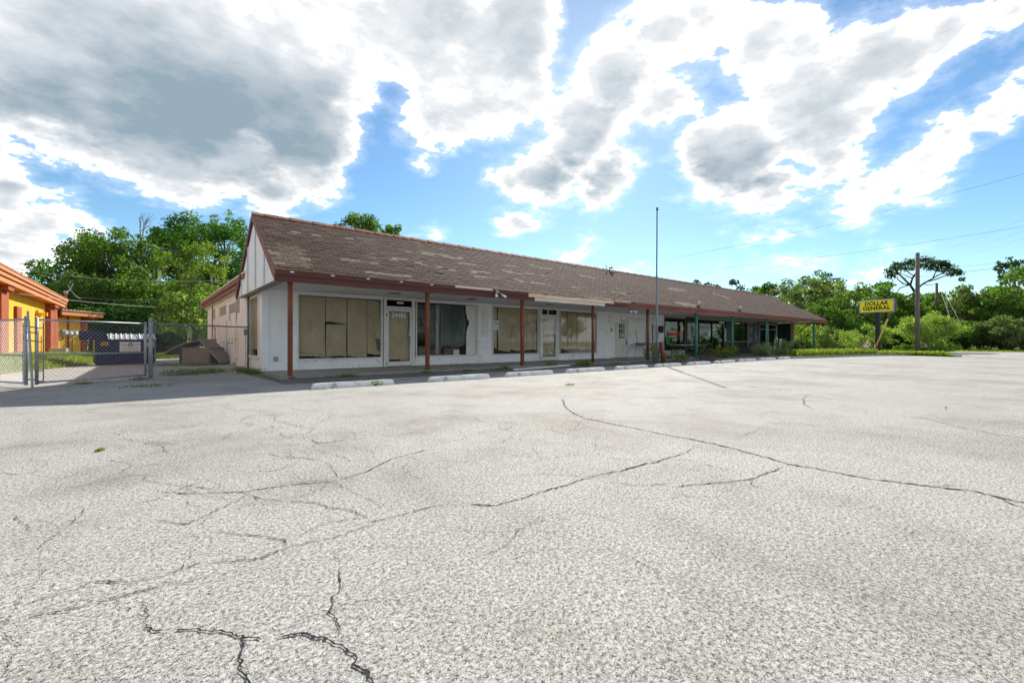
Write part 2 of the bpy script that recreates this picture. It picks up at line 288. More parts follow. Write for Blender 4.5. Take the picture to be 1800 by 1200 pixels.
# ------------------------------------------------------------ mesh helpers
ORG = {}
def thing(name, label, cat, loc=(0, 0, 0), group=None):
    o = bpy.data.objects.new(name, None); COL.objects.link(o); o.location = loc; o.empty_display_size = .2
    o['label'] = label; o['category'] = cat
    if group: o['group'] = group
    ORG[o.name] = Vector(loc); return o
def org(o): return ORG.get(o.name, Vector((0, 0, 0))) if o is not None else Vector((0, 0, 0))
class MB:
    def __init__(s): s.v = []; s.f = []; s.m = []
    def add(s, vs, fs, m=0):
        k = len(s.v); s.v += [tuple(v) for v in vs]; s.f += [tuple(i+k for i in f) for f in fs]; s.m += [m]*len(fs); return s
    def box(s, x0, x1, y0, y1, z0, z1, m=0, T=None):
        vs = [Vector((x, y, z)) for z in (z0, z1) for y in (y0, y1) for x in (x0, x1)]
        if T is not None: vs = [T @ v for v in vs]
        return s.add(vs, [(0, 2, 3, 1), (4, 5, 7, 6), (0, 1, 5, 4), (2, 6, 7, 3), (0, 4, 6, 2), (1, 3, 7, 5)], m)
    def prism(s, pts, vec, m=0):
        """polygon pts (3-D) swept along vec"""
        n = len(pts); a = [Vector(p) for p in pts]; b = [p + Vector(vec) for p in a]
        return s.add(a + b, [tuple(range(n))[::-1], tuple(range(n, 2*n))] + [(i, (i+1) % n, n+(i+1) % n, n+i) for i in range(n)], m)
    def tube(s, pts, r, n=6, m=0, r2=None, cap=True):
        pts = [Vector(p) for p in pts]; L = len(pts); rings = []
        for i, p in enumerate(pts):
            d = (pts[min(i+1, L-1)] - pts[max(i-1, 0)]).normalized()
            a = d.cross(Vector((0, 0, 1)) if abs(d.z) < .95 else Vector((1, 0, 0))).normalized(); b = d.cross(a)
            rr = (r[i] if isinstance(r, (list, tuple)) else (r if r2 is None else r + (r2-r)*i/max(1, L-1)))
            rings.append([p + rr*(math.cos(2*math.pi*k/n)*a + math.sin(2*math.pi*k/n)*b) for k in range(n)])
        k0 = [v for ring in rings for v in ring]; fs = []
        for i in range(L-1):
            for k in range(n): fs.append((i*n+k, i*n+(k+1) % n, (i+1)*n+(k+1) % n, (i+1)*n+k))
        if cap: fs += [tuple(range(n))[::-1], tuple(range((L-1)*n, L*n))]
        return s.add(k0, fs, m)
    def quad(s, a, b, c, d, m=0): return s.add([a, b, c, d], [(0, 1, 2, 3)], m)
    def build(s, name, mats, parent=None, smooth=False, bevel=0., kind=None, label=None):
        if not isinstance(mats, (list, tuple)): mats = [mats]
        o0 = org(parent)
        me = bpy.data.meshes.new(name); me.from_pydata([(v[0]-o0.x, v[1]-o0.y, v[2]-o0.z) for v in s.v], [], s.f)
        for m in mats: me.materials.append(M[m] if isinstance(m, str) else m)
        if len(mats) > 1: me.polygons.foreach_set('material_index', s.m)
        if smooth: me.polygons.foreach_set('use_smooth', [True]*len(me.polygons))
        me.update()
        o = bpy.data.objects.new(name, me); COL.objects.link(o)
        if parent is not None: o.parent = parent; ORG[o.name] = o0
        if bevel:
            b = o.modifiers.new('bevel', 'BEVEL'); b.width = bevel; b.segments = 2; b.limit_method = 'ANGLE'
        if kind: o['kind'] = kind
        if label: o['label'] = label
        return o
def box(name, m, parent, x0, x1, y0, y1, z0, z1, **kw): return MB().box(x0, x1, y0, y1, z0, z1).build(name, m, parent, **kw)
def struct(name, mb, m): return mb.build(name, m, kind='structure')
def tag(o, label, cat, group=None):
    o['label'] = label; o['category'] = cat
    if group: o['group'] = group
    return o
def text(name, body, m, parent, loc, size, rot=(90, 0, 0), depth=.006, bold=.0, sx=1., align='CENTER', space=1.):
    cu = bpy.data.curves.new(name, 'FONT'); cu.body = body; cu.size = size; cu.extrude = depth; cu.offset = bold
    cu.align_x = align; cu.align_y = 'CENTER'; cu.space_character = space; cu.space_line = .82; cu.resolution_u = 3
    tmp = bpy.data.objects.new('tmp_text', cu); COL.objects.link(tmp)
    dg = bpy.context.evaluated_depsgraph_get()
    me = bpy.data.meshes.new_from_object(tmp.evaluated_get(dg)); bpy.data.objects.remove(tmp)
    me.transform(Matrix.Translation(Vector(loc) - org(parent)) @ Euler([R(a) for a in rot]).to_matrix().to_4x4() @ Matrix.Diagonal((sx, 1, 1, 1)))
    me.materials.clear(); me.materials.append(M[m]); me.name = name
    o = bpy.data.objects.new(name, me); COL.objects.link(o); o.parent = parent; ORG[o.name] = org(parent)
    return o
def fit(o, width, cx):
    """stretch flat lettering along x to a given width"""
    xs_ = [v.co.x for v in o.data.vertices]; k = width/(max(xs_)-min(xs_)); c = (max(xs_)+min(xs_))/2
    for v in o.data.vertices: v.co.x = (v.co.x-c)*k + cx - org(o).x
def npmesh(name, verts, quads, m, parent=None, tint=None, kind=None, tris=False):
    """fast mesh from numpy arrays of world vertices and quads (or triangles)"""
    o0 = org(parent); verts = np.asarray(verts, np.float32) - np.array(o0, np.float32)
    k = 3 if tris else 4; nf = len(quads); me = bpy.data.meshes.new(name)
    me.vertices.add(len(verts)); me.vertices.foreach_set('co', verts.ravel())
    me.loops.add(nf*k); me.loops.foreach_set('vertex_index', np.asarray(quads, np.int32).ravel())
    me.polygons.add(nf); me.polygons.foreach_set('loop_start', np.arange(0, nf*k, k, dtype=np.int32))
    me.polygons.foreach_set('loop_total', np.full(nf, k, np.int32))
    me.update(calc_edges=True)
    if tint is not None:
        a = me.attributes.new('tint', 'FLOAT', 'POINT'); a.data.foreach_set('value', np.asarray(tint, np.float32))
    me.materials.append(M[m] if isinstance(m, str) else m)
    o = bpy.data.objects.new(name, me); COL.objects.link(o)
    if parent is not None: o.parent = parent; ORG[o.name] = o0
    if kind: o['kind'] = kind
    return o
def copy_thing(r, loc, rz=None, label=None):
    c = r.copy(); COL.objects.link(c); c.location = loc
    if rz is not None: c.rotation_euler = (0, 0, rz)
    if label: c['label'] = label
    for ch in r.children:
        d = ch.copy(); COL.objects.link(d); d.parent = c
        for g in ch.children:
            e = g.copy(); COL.objects.link(e); e.parent = d
    return c
rng = np.random.default_rng(11)
def leaf_cards(cent, size, tint, flat=0., out=None, jitter=.35):
    """one bent leaf-spray quad per centre; normals random, leaning outwards"""
    n = len(cent); nr = rng.normal(size=(n, 3)); nr /= np.linalg.norm(nr, axis=1)[:, None]
    if out is not None: nr = nr*.9 + out
    nr[:, 2] += flat; nr /= np.linalg.norm(nr, axis=1)[:, None] + 1e-9
    a = np.cross(nr, rng.normal(size=(n, 3))); a /= np.linalg.norm(a, axis=1)[:, None] + 1e-9
    b = np.cross(nr, a); sz = size*rng.uniform(1-jitter, 1+jitter, (n, 1))
    w = sz*rng.uniform(.45, .8, (n, 1))
    v = np.stack([cent - a*sz*.5, cent + b*w*.5 + nr*sz*.08, cent + a*sz*.5, cent - b*w*.5 + nr*sz*.08], 1).reshape(-1, 3)
    q = np.arange(4*n).reshape(n, 4)
    return v, q, np.repeat(np.clip(tint, 0, 1), 4)
def clumps(cents, rads, per, size, flat=.3, squash=.75, tj=.22, shell=.5, tbase=None):
    C_, T_, O_ = [], [], []
    for i, (c, r) in enumerate(zip(cents, rads)):
        n = max(6, int(per*r*r)); d = rng.normal(size=(n, 3)); d /= np.linalg.norm(d, axis=1)[:, None]
        rr = r*rng.uniform(shell, 1.0, (n, 1))*rng.uniform(.75, 1.12, (n, 1))
        p = d*rr; p[:, 2] *= squash
        C_.append(np.asarray(c) + p); t = (rng.uniform(.1, .8) if tbase is None else tbase[i])
        T_.append(np.clip(t + rng.normal(0, tj, n), 0, 1)); O_.append(d)
    return leaf_cards(np.concatenate(C_), size, np.concatenate(T_), flat, np.concatenate(O_)*.8)
def branch_pts(a, b, n=5, wob=.12, sag=0.):
    a, b = Vector(a), Vector(b); L = (b-a).length; pts = []
    for i in range(n+1):
        f = i/n; p = a.lerp(b, f)
        if 0 < i < n: p += Vector([random.gauss(0, wob*L*.35) for _ in range(3)])
        p.z += sag*L*math.sin(math.pi*f); pts.append(p)
    return pts
def crown_points(W, z0, H, n, shape='oak', D=None):
    """clump centres inside a crown of half width W between z0 and H"""
    out = []; D = D or W; cz, rz = (z0+H)/2, (H-z0)/2
    while len(out) < n:
        p = rng.uniform(-1, 1, 3); r = np.linalg.norm(p)
        if r > 1 or r < .35: continue
        if shape == 'flat' and p[2] < .1: continue
        f = 1 if shape != 'cone' else max(.15, 1-(p[2]+1)/2.1)
        out.append((p[0]*W*f, p[1]*D*f, cz + p[2]*rz))
    return out
def tree(name, label, cat, x, y, W, z0, H, leaf, size=.26, n=60, per=150, rc=.24, group=None, shape='oak', trunk_r=.28, moss=0, dead=None, D=None, z=0., trunk_lean=(0, 0), pts=None, flat=.3):
    t = thing(name, label, cat, (x, y, z), group)
    cp = pts if pts is not None else crown_points(W, z0, H, n, shape, D)
    cents = [(x+p[0], y+p[1], z+p[2]) for p in cp]
    rads = [W*rc*random.uniform(.65, 1.25) for _ in cents]
    v, q, tn = clumps(cents, rads, per, size, flat=flat)
    npmesh('crown', v, q, leaf, t, tn)
    mb = MB(); top = Vector((x+trunk_lean[0], y+trunk_lean[1], z + z0 + (H-z0)*.45)); base = Vector((x, y, z-.1))
    mb.tube(branch_pts(base, top, 6, .06), trunk_r, 8, r2=trunk_r*.35)
    order = sorted(range(len(cents)), key=lambda i: random.random())[:max(6, len(cents)//3)]
    for i in order:
        c = Vector(cents[i]); f = min(.95, max(.3, (c.z - z)/max(.1, top.z - z) - random.uniform(.25, .5)))
        mb.tube(branch_pts(base.lerp(top, f), c, 4, .12), trunk_r*.34, 5, r2=.02)
    mb.build('trunk', 'bark', t, smooth=True)
    if moss:
        P_, Q_, T_ = [], [], []; k = 0
        for _ in range(moss):
            c = Vector(random.choice(cents)); c.z -= random.uniform(0, W*.2); L = random.uniform(.5, 1.5)
            for s in range(5):
                px, py = c.x + random.gauss(0, .16), c.y + random.gauss(0, .16); l = L*random.uniform(.5, 1.1); w = random.uniform(.025, .07)
                a = random.uniform(0, math.pi); dx, dy = w*math.cos(a), w*math.sin(a)
                P_ += [(px-dx, py-dy, c.z), (px+dx, py+dy, c.z), (px+dx*.9, py+dy*.9, c.z-l*.6), (px-dx*.9, py-dy*.9, c.z-l*.6), (px+dx*.1, py+dy*.1, c.z-l), (px-dx*.1, py-dy*.1, c.z-l)]
                Q_ += [(k, k+1, k+2, k+3), (k+3, k+2, k+4, k+5)]; T_ += [random.random()]*6; k += 6
        npmesh('hanging_moss', P_, Q_, 'moss', t, T_, kind='stuff')
    if dead:
        mb = MB()
        def rec(a, d, L, r, lev):
            b = a + d*L; mb.tube(branch_pts(a, b, 3, .1), r, 5, r2=r*.55)
            if lev == 0: return
            for _ in range(3 if lev > 1 else 4):
                nd = (d + Vector([random.gauss(0, .5) for _ in range(3)]) + Vector((0, 0, .15))).normalized()
                rec(a.lerp(b, random.uniform(.45, 1)), nd, L*random.uniform(.5, .75), r*.55, lev-1)
        rec(Vector((x+dead[0], y+dead[1], z+dead[2])), Vector((dead[4], dead[5], 1)).normalized(), dead[3], .14, 3)
        mb.build('dead_branch', 'deadwood', t, label='bare dead limb with twigs')
    return t
def bush(name, label, cat, x, y, W, H, leaf, size=.09, n=26, per=900, group=None, z=0., D=None, flowers=None, z0=.05):
    t = thing(name, label, cat, (x, y, z), group); D = D or W
    cents = []
    while len(cents) < n:
        p = rng.uniform(-1, 1, 3)
        if np.linalg.norm(p) > 1: continue
        cents.append((x + p[0]*W*.85, y + p[1]*D*.85, z + z0 + (p[2]*.5+.5)*(H-z0)*.92))
    rads = [min(W, H)*random.uniform(.18, .34) for _ in cents]
    v, q, tn = clumps(cents, rads, per, size, flat=.35, squash=.9, shell=.25)
    npmesh('foliage', v, q, leaf, t, tn)
    mb = MB()
    for c in cents[::2]: mb.tube([(x + (c[0]-x)*.15, y + (c[1]-y)*.15, z), ((x+c[0])/2, (y+c[1])/2, (z+c[2])*.55), c], .012, 4, r2=.004)
    mb.build('stem', 'bark', t)
    if flowers:
        mb = MB()
        for _ in range(26):
            c = cents[random.randrange(len(cents))]; q_ = Vector(c) + Vector((random.gauss(0, .12), -abs(random.gauss(0, .12)), random.uniform(.0, .2)))
            mb.tube([q_, q_ + Vector((0, 0, .03))], .03, 5)
        mb.build('blossom', flowers, t, kind='stuff')
    return t
def blades(xy, z, h, w, tint_lo=.0, tint_hi=1., lean=.35):
    n = len(xy); a = rng.uniform(0, 2*np.pi, n); hh = h*rng.uniform(.45, 1.25, n); dx, dy = np.cos(a)*w, np.sin(a)*w
    lx, ly = rng.normal(0, lean, n)*hh, rng.normal(0, lean, n)*hh; z = np.broadcast_to(z, (n,))
    v = np.stack([np.stack([xy[:, 0]-dx, xy[:, 1]-dy, z], 1), np.stack([xy[:, 0]+dx, xy[:, 1]+dy, z], 1),
                  np.stack([xy[:, 0]+lx, xy[:, 1]+ly, z+hh], 1)], 1).reshape(-1, 3)
    return v, np.arange(3*n).reshape(n, 3), np.repeat(rng.uniform(tint_lo, tint_hi, n), 3)
# ------------------------------------------------------------ ground, roads, walkway
def sheet(name, pts, z, m, drop=None):
    mb = MB(); mb.add([(p[0], p[1], z) for p in pts], [tuple(range(len(pts)))]); return struct(name, mb, m)
def poly(us): return [spot(u, d) for u, d in us]
mb = MB(); mb.add([(-900, -900, -.03), (900, -900, -.03), (900, 900, -.03), (-900, 900, -.03)], [(0, 1, 2, 3)]); struct('ground', mb, 'earth')
LOT = [(-16, -40), (60, -40), (49.5, -12), (46.3, -9.5), (42.5, -8.3), (41, -8.6), (38.4, -8.6), (37.2, -8.8), (38.5, -7.6), (38.9, -6.6), (38.0, -5.9), (35.3, -4.6), (30, -3.75), (26.5, -3.15), (24.2, -2.6), (20, -2.2),
       (14, -1.8), (8, -1.2), (-.45, -.9), (-.6, 2.2), (-.6, 5.0), (-2.9, 2.9), (-4.95, 1.3), (-16, 1.3)]
sheet('parking_lot', LOT, 0., 'asphalt')
sheet('gravel_strip', [(-.5, -1.6), (6, -1.35), (9, -1.3), (16, -1.75), (21, -2.2), (27, -2.9), (30, -3.3), (30, -.12), (-.5, -.12)], .004, 'patch')
sheet('driveway', [(-16, 1.3), (-4.95, 1.3), (-2.9, 2.9), (-.6, 5.0), (-.14, 5.3), (-.14, 30), (-7, 34), (-16, 34)], -.004, 'driveway')
ROAD_FAR = [(1.7, 34), (1.147, 41), (.968, 44.5), (.866, 50), (.764, 60), (.66, 76), (.55, 110)]
ROAD_NEAR = [(.48, 100), (.55, 68), (.64, 57), (.74, 51), (.86, 44), (.95, 38), (1.05, 32.5), (1.6, 24)]
sheet('road', poly(ROAD_FAR + ROAD_NEAR), -.006, 'road')
# walkway slab in pours, each with its own edges
wk = MB(); xs = [-.15, 3.05, 6.15, 9.2, 12.3, 15.4, 18.5, 21.7, 24.9, 28.0, 31.2, 34.4, 37.6, 40.9]
walk = MB(); walk.prism([(-.15, 3, -.03), (-.15, .35, -.03), (.12, -.1, -.03), (40.9, -.1, -.03), (40.9, 3, -.03)], (0, 0, .06)); walkway = struct('walkway', walk, 'concrete')
for a, b in zip(xs[:-1], xs[1:]):
    if a < 0: MB().prism([(a, 2.98, .02), (a, .38, .02), (.16, -.12, .02), (b-.012, -.12, .02), (b-.012, 2.98, .02)], (0, 0, .04)).build('concrete_slab', 'concrete', walkway)
    else: box('concrete_slab', 'concrete', walkway, a, b-.012, -.12, 2.98, .02, .06 + random.uniform(0, .004))
# cracks in the lot: jagged slivers of dark grit
CRACKS = [ (0.016,[(2.64, -7.5), (2.06, -8.09), (1.72, -8.54), (1.43, -9.09), (1.39, -9.57), (1.33, -10.36), (1.33, -10.61), (1.25, -11.09), (1.09, -11.51), (1.09, -11.81), (1.11, -12.12), (1.18, -12.35), (1.3, -12.62), (1.24, -12.82), (1.2, -12.99)]),
(0.01,[(1.3, -12.62), (1.18, -12.74), (1.02, -12.84)]),
(0.0095,[(1.03, -10.77), (0.62, -10.84), (-0.09, -10.82), (-0.37, -10.77), (-0.68, -10.78), (-0.91, -10.78), (-1.2, -10.78), (-1.33, -10.78), (-1.45, -10.64)]),
(0.009,[(0.98, -11.55), (0.69, -11.55), (0.41, -11.54), (0.11, -11.4), (-0.18, -11.27)]),
(0.0085,[(-2.98, -10.91), (-2.95, -10.97), (-2.88, -11.02), (-2.83, -11.06), (-2.77, -11.13), (-2.72, -11.19), (-2.67, -11.27), (-2.58, -11.3), (-2.55, -11.32), (-2.5, -11.41), (-2.46, -11.53), (-2.47, -11.59), (-2.46, -11.67), (-2.45, -11.79)]),
(0.008,[(-2.72, -11.2), (-2.74, -11.29), (-2.75, -11.35), (-2.74, -11.44), (-2.74, -11.55)]),
(0.005,[(-2.98, -10.91), (-2.97, -10.78), (-2.96, -10.7)]),
(0.006,[(-3.44, -10.52), (-3.38, -10.55), (-3.31, -10.59), (-3.22, -10.61), (-3.12, -10.61), (-3.04, -10.62), (-2.97, -10.62), (-2.84, -10.66), (-2.76, -10.66)]),
(0.0065,[(-3.33, -10.45), (-3.22, -10.44), (-3.14, -10.4), (-3.04, -10.5), (-2.91, -10.53), (-2.79, -10.49), (-2.66, -10.58), (-2.56, -10.62), (-2.46, -10.58), (-2.34, -10.58), (-2.25, -10.62), (-2.12, -10.59), (-2.0, -10.58)]),
(0.0065,[(-2.73, -10.11), (-2.62, -10.23), (-2.5, -10.38), (-2.43, -10.5), (-2.44, -10.56)]),
(0.0075,[(-2.45, -9.63), (-2.39, -9.76), (-2.26, -9.93), (-2.16, -10.03), (-2.13, -10.16), (-2.04, -10.28), (-2.0, -10.49)]),
(0.0055,[(-2.28, -10.79), (-2.35, -11.06), (-2.44, -11.22), (-2.45, -11.34), (-2.47, -11.46)]),
(0.008,[(-2.9, -9.17), (-2.77, -9.32), (-2.47, -9.52), (-2.34, -9.54), (-2.17, -9.56), (-1.95, -9.67), (-1.7, -9.61), (-1.35, -9.35), (-1.05, -9.29), (-0.87, -9.24)]),
(0.0065,[(-3.84, -7.82), (-3.7, -8.01), (-3.61, -7.97), (-3.52, -7.88)]),
(0.0065,[(-3.8, -8.06), (-3.69, -8.04)]),
(0.0065,[(-3.05, -8.58), (-2.9, -8.93), (-2.74, -9.13), (-2.58, -9.4)]),
(0.0065,[(-3.23, -6.43), (-3.1, -7.0), (-2.86, -7.37), (-2.7, -7.62), (-2.66, -7.88)]),
(0.01,[(6.7, -9.96), (5.7, -10.2), (4.96, -10.47), (4.72, -10.65)]),
(0.01,[(6.54, -11.69), (6.5, -11.88), (5.94, -11.93)]),
(0.01,[(4.96, -11.76), (4.62, -12.02), (4.23, -12.35), (4.01, -12.73), (3.86, -13.09)]),
(0.009,[(0.98, -8.13), (1.22, -8.39), (1.53, -8.58)]),
(0.0065,[(-2.05, -10.54), (-1.85, -10.55), (-1.64, -10.55), (-1.5, -10.6)]),
(0.0065,[(-3.45, -10.11), (-3.35, -10.1)]),
(0.0065,[(-3.55, -9.16), (-3.43, -9.55)]),
(0.0065,[(-2.45, -9.6), (-2.8, -9.93), (-2.94, -9.73)]),
(0.008,[(-1.67, -8.08), (-1.66, -8.35), (-1.24, -8.43), (-0.57, -8.53)]) ]

lot = bpy.data.objects['parking_lot']
mb = MB(); crumbs = MB()
def crack(w, path, lev=0):
    pts = []
    for (a, b) in zip(path[:-1], path[1:]):
        L = math.dist(a, b); near = math.dist(a, CAM[:2]) < 4
        n = min(90, max(2, int(L/(.011 if near else .03)))); nx, ny = -(b[1]-a[1])/L, (b[0]-a[0])/L; j = 0
        for i in range(n):
            f = i/n; j = .6*j + random.gauss(0, .0045 if near else .010)
            jj = j*min(1, 4*f*(1-f)+.25); pts.append((a[0]+(b[0]-a[0])*f+nx*jj, a[1]+(b[1]-a[1])*f+ny*jj, nx, ny))
    ph = random.uniform(0, 9); prev = None; N = len(pts)
    for i, (px, py, nx, ny) in enumerate(pts):
        e = min(1, min(i, N-1-i)/6 + .15)
        ww = w*e*((.72 if w > .0078 else .5) + .55*abs(math.sin(i*.13+ph)*math.cos(i*.047+ph*2)))*random.uniform(.35, 1.7)
        sh = random.gauss(0, w*.18)
        cur = ((px-nx*(ww*.5+sh), py-ny*(ww*.5+sh), .0045), (px+nx*(ww*.5-sh), py+ny*(ww*.5-sh), .0045))
        if prev and not (w < .009 and math.sin(i*.17+ph) + .4*math.sin(i*.41) < -1.12): mb.quad(prev[0], prev[1], cur[1], cur[0])
        prev = cur
        if random.random() < .25 and lev == 0:                            # crumbled grit along the lips
            s_ = random.uniform(.15, .5)*w; o_ = random.choice((-1, 1))*w*random.uniform(.4, 1.6); k_ = random.uniform(0, 6)
            crumbs.add([(px+nx*o_+s_*math.cos(k_+q*2.1), py+ny*o_+s_*math.sin(k_+q*2.1), .005) for q in range(3)], [(0, 1, 2)])
        if lev < 2 and random.random() < (.012 if w > .01 else .008):
            L = random.uniform(.06, .35)*(1 if lev == 0 else .6); an = math.atan2(nx*random.choice((-1, 1)), ny) + random.gauss(0, .8); q_ = [(px, py)]
            for _ in range(4): an += random.gauss(0, .5); q_.append((q_[-1][0]+L/4*math.cos(an), q_[-1][1]+L/4*math.sin(an)))
            crack(w*.55, q_, lev+1)
for w, path in CRACKS: crack(w, path)
for i in range(130):                                                       # the faint web of hairline cracks over the left half
    d_ = random.uniform(1.5, 5.5) if i < 90 else random.uniform(3.5, 11); u_ = random.uniform(-1.1, .25) if i < 90 else random.uniform(-1., .9)
    x, y = spot(u_, d_); an = random.choice((-.15, -.35, 1.1, 2.0)) + random.gauss(0, .35); q_ = [(x, y)]; L = random.uniform(.04, .11)*(1+d_*.25)
    for _ in range(random.randint(4, 9)): an += random.gauss(0, .38); q_.append((q_[-1][0]+L*math.cos(an), q_[-1][1]+L*math.sin(an)))
    crack(random.uniform(.0022, .0042)*(.6+d_*.16), q_, 0 if i % 3 == 0 else 1)
mb.build('asphalt_crack', 'crack', lot, kind='stuff'); crumbs.build('crack_crumbs', 'crack', lot, kind='stuff')
# curb along the planting bed and the bed itself
CURB = [(20.3, -2.35), (24.2, -2.75), (26.5, -3.3), (30, -3.9), (35.3, -4.78), (38.1, -6.05), (39.05, -6.65), (38.6, -7.75), (37.1, -9.0)]
crb = thing('curb', 'pale concrete curb between the parking lot and the yellow-green ground cover', 'curb', (30, -4, 0))
for (a, b) in zip(CURB[:-1], CURB[1:]):
    L = math.dist(a, b); n = max(1, round(L/1.6)); tx, ty = (b[0]-a[0])/L, (b[1]-a[1])/L
    for i in range(n):
        p0 = (a[0]+tx*(L*i/n+.008), a[1]+ty*(L*i/n+.008)); p1 = (a[0]+tx*(L*(i+1)/n-.008), a[1]+ty*(L*(i+1)/n-.008)); nx, ny = -ty*.16, tx*.16
        MB().prism([(p0[0], p0[1], -.02), (p1[0], p1[1], -.02), (p1[0]+nx, p1[1]+ny, -.02), (p0[0]+nx, p0[1]+ny, -.02)], (0, 0, .13 + random.uniform(0, .012))).build('curb_stone', 'curb', crb)
BED = [(20.3, -2.2), (24.2, -2.58), (26.5, -3.12), (30, -3.72), (35.3, -4.6), (38.0, -5.85), (38.9, -6.6), (38.5, -7.6), (37.2, -8.8), (38.4, -8.5), (41, -8.5), (44, -8.0), (48, -6), (60, -1.5), (75, 6), (75, 16), (41.5, 16), (41.2, -.2), (20.3, -.3)]
mb = MB(); mb.add([(p[0], p[1], .05) for p in BED], [tuple(range(len(BED)))]); struct('planting_bed', mb, 'earth')
def inside(p, pg):
    c = False; j = len(pg)-1
    for i in range(len(pg)):
        if (pg[i][1] > p[1]) != (pg[j][1] > p[1]) and p[0] < (pg[j][0]-pg[i][0])*(p[1]-pg[i][1])/(pg[j][1]-pg[i][1])+pg[i][0]: c = not c
        j = i
    return c
def scatter(pg, n, clear=None):
    xs_ = [p[0] for p in pg]; ys_ = [p[1] for p in pg]; out = []
    while len(out) < n:
        p = (random.uniform(min(xs_), max(xs_)), random.uniform(min(ys_), max(ys_)))
        if inside(p, pg): out.append(p)
    return np.array(out)
# yellow-green ground cover edging the bed, and grass on the verges
GC = [(27.6, -3.15), (30, -3.65), (35.3, -4.55), (37.9, -5.8), (38.6, -6.6), (38.4, -7.4), (37.4, -8.5), (39.5, -8.2), (41.5, -7.6), (41.6, -5.6), (39.8, -4.9), (36, -3.3), (31, -2.5), (28, -2.3)]
p = scatter(GC, 5200); lumps = rng.uniform(.7, 1.0, len(p))
zz = np.where(p[:, 0] < 36.5, .46, .26)*lumps
v, q, tn = leaf_cards(np.column_stack([np.repeat(p[:, 0], 5) + rng.normal(0, .05, 5*len(p)), np.repeat(p[:, 1], 5) + rng.normal(0, .05, 5*len(p)), .05 + np.repeat(zz, 5)*rng.uniform(.1, 1.05, 5*len(p))]), .10, np.repeat(rng.uniform(.2, .9, len(p)), 5) + rng.normal(0, .15, 5*len(p)), .5)
o = npmesh('ground_cover', v, q, 'gcover', None, tn, 'stuff'); o['label'] = 'clipped yellow-green ground cover behind the curb'
v, q, tn = blades(scatter([(37.2, -8.6), (38.6, -7.6), (39.0, -6.4), (36, -3.2), (31, -2.5), (42, -1), (58, -2.2), (48, -6), (44, -7.9), (41, -8.4)], 15000), .05, .17, .012)
o = npmesh('grass', v, q, 'grass', None, tn, 'stuff', True); o['label'] = 'rough grass around the pole and the sign'
VERGE = poly([(1.7, 34.4), (1.147, 41.3), (.968, 44.8), (.866, 50.4), (.80, 56), (.83, 64), (1.0, 56), (1.2, 50), (1.7, 42)])
mb = MB(); mb.add([(p_[0], p_[1], .0) for p_ in VERGE], [tuple(range(len(VERGE)))]); struct('verge', mb, 'earth')
v, q, tn = blades(scatter(VERGE, 24000), .0, .16, .02)
o = npmesh('grass', v, q, 'grass', None, tn, 'stuff', True); o['label'] = 'mown grass verge beyond the road'
# grass bank in front of the orange building
BK = [(-6.38, 5.5), (-6.35, 7.6), (-5.6, 10.6), (-4.95, 12.9), (-4.7, 14.5), (-4.6, 33.5), (-8, 33.5), (-8, 5.5)]
mb = MB(); pv = [(x_, y_) for x_, y_ in BK]
NX, NY = 14, 40; vs = []
for j in range(NY+1):
    Y_ = 4.5 + 29*j/NY; xe = float(np.interp(Y_, [4.5, 7.6, 10.6, 12.9, 14.5, 33.5], [-6.45, -6.35, -5.6, -4.95, -4.75, -4.4]))
    for i in range(NX+1):
        f = i/NX; X_ = xe + (-9.5 - xe)*f; h = min(1, f*3.2); zt = float(np.interp(Y_, [4, 13, 26, 34], [.5, .44, .2, .15]))
        vs.append((X_, Y_, -.002 + zt*h*h*(3-2*h) + random.gauss(0, .012)*h))
def bank_z(X_, Y_):
    xe = np.interp(Y_, [4.5, 7.6, 10.6, 12.9, 14.5, 33.5], [-6.45, -6.35, -5.6, -4.95, -4.75, -4.4]); f = (X_-xe)/(-9.5-xe)
    h = np.clip(f*3.2, 0, 1); return np.interp(Y_, [4, 13, 26, 34], [.5, .44, .2, .15])*h*h*(3-2*h)
mb.add(vs, [(j*(NX+1)+i, j*(NX+1)+i+1, (j+1)*(NX+1)+i+1, (j+1)*(NX+1)+i) for j in range(NY) for i in range(NX)])
struct('grass_bank', mb, 'earth')
p = scatter([(-6.38, 5.2), (-6.35, 7.6), (-5.6, 10.6), (-4.95, 12.9), (-4.75, 14.5), (-4.5, 33), (-7.25, 33), (-7.25, 5.2)], 21000)
v, q, tn = blades(p, bank_z(p[:, 0], p[:, 1]) - .01, .16, .012)
o = npmesh('grass', v, q, 'grass', None, tn, 'stuff', True); o['label'] = 'bright unmown grass below the orange building'
p = scatter([(-4.5, 19), (-1.2, 19.5), (-.3, 22), (-.3, 33), (-4.6, 33)], 9000)
v, q, tn = blades(p, 0., .20, .014)
o = npmesh('grass', v, q, 'grass', None, tn, 'stuff', True); o['label'] = 'bright grass at the back of the alley'
# ------------------------------------------------------------ the commercial building
B = thing('commercial_building', 'long white single-storey shop building with a steep brown shingle roof and covered walkway', 'building', (0, 3, 0))
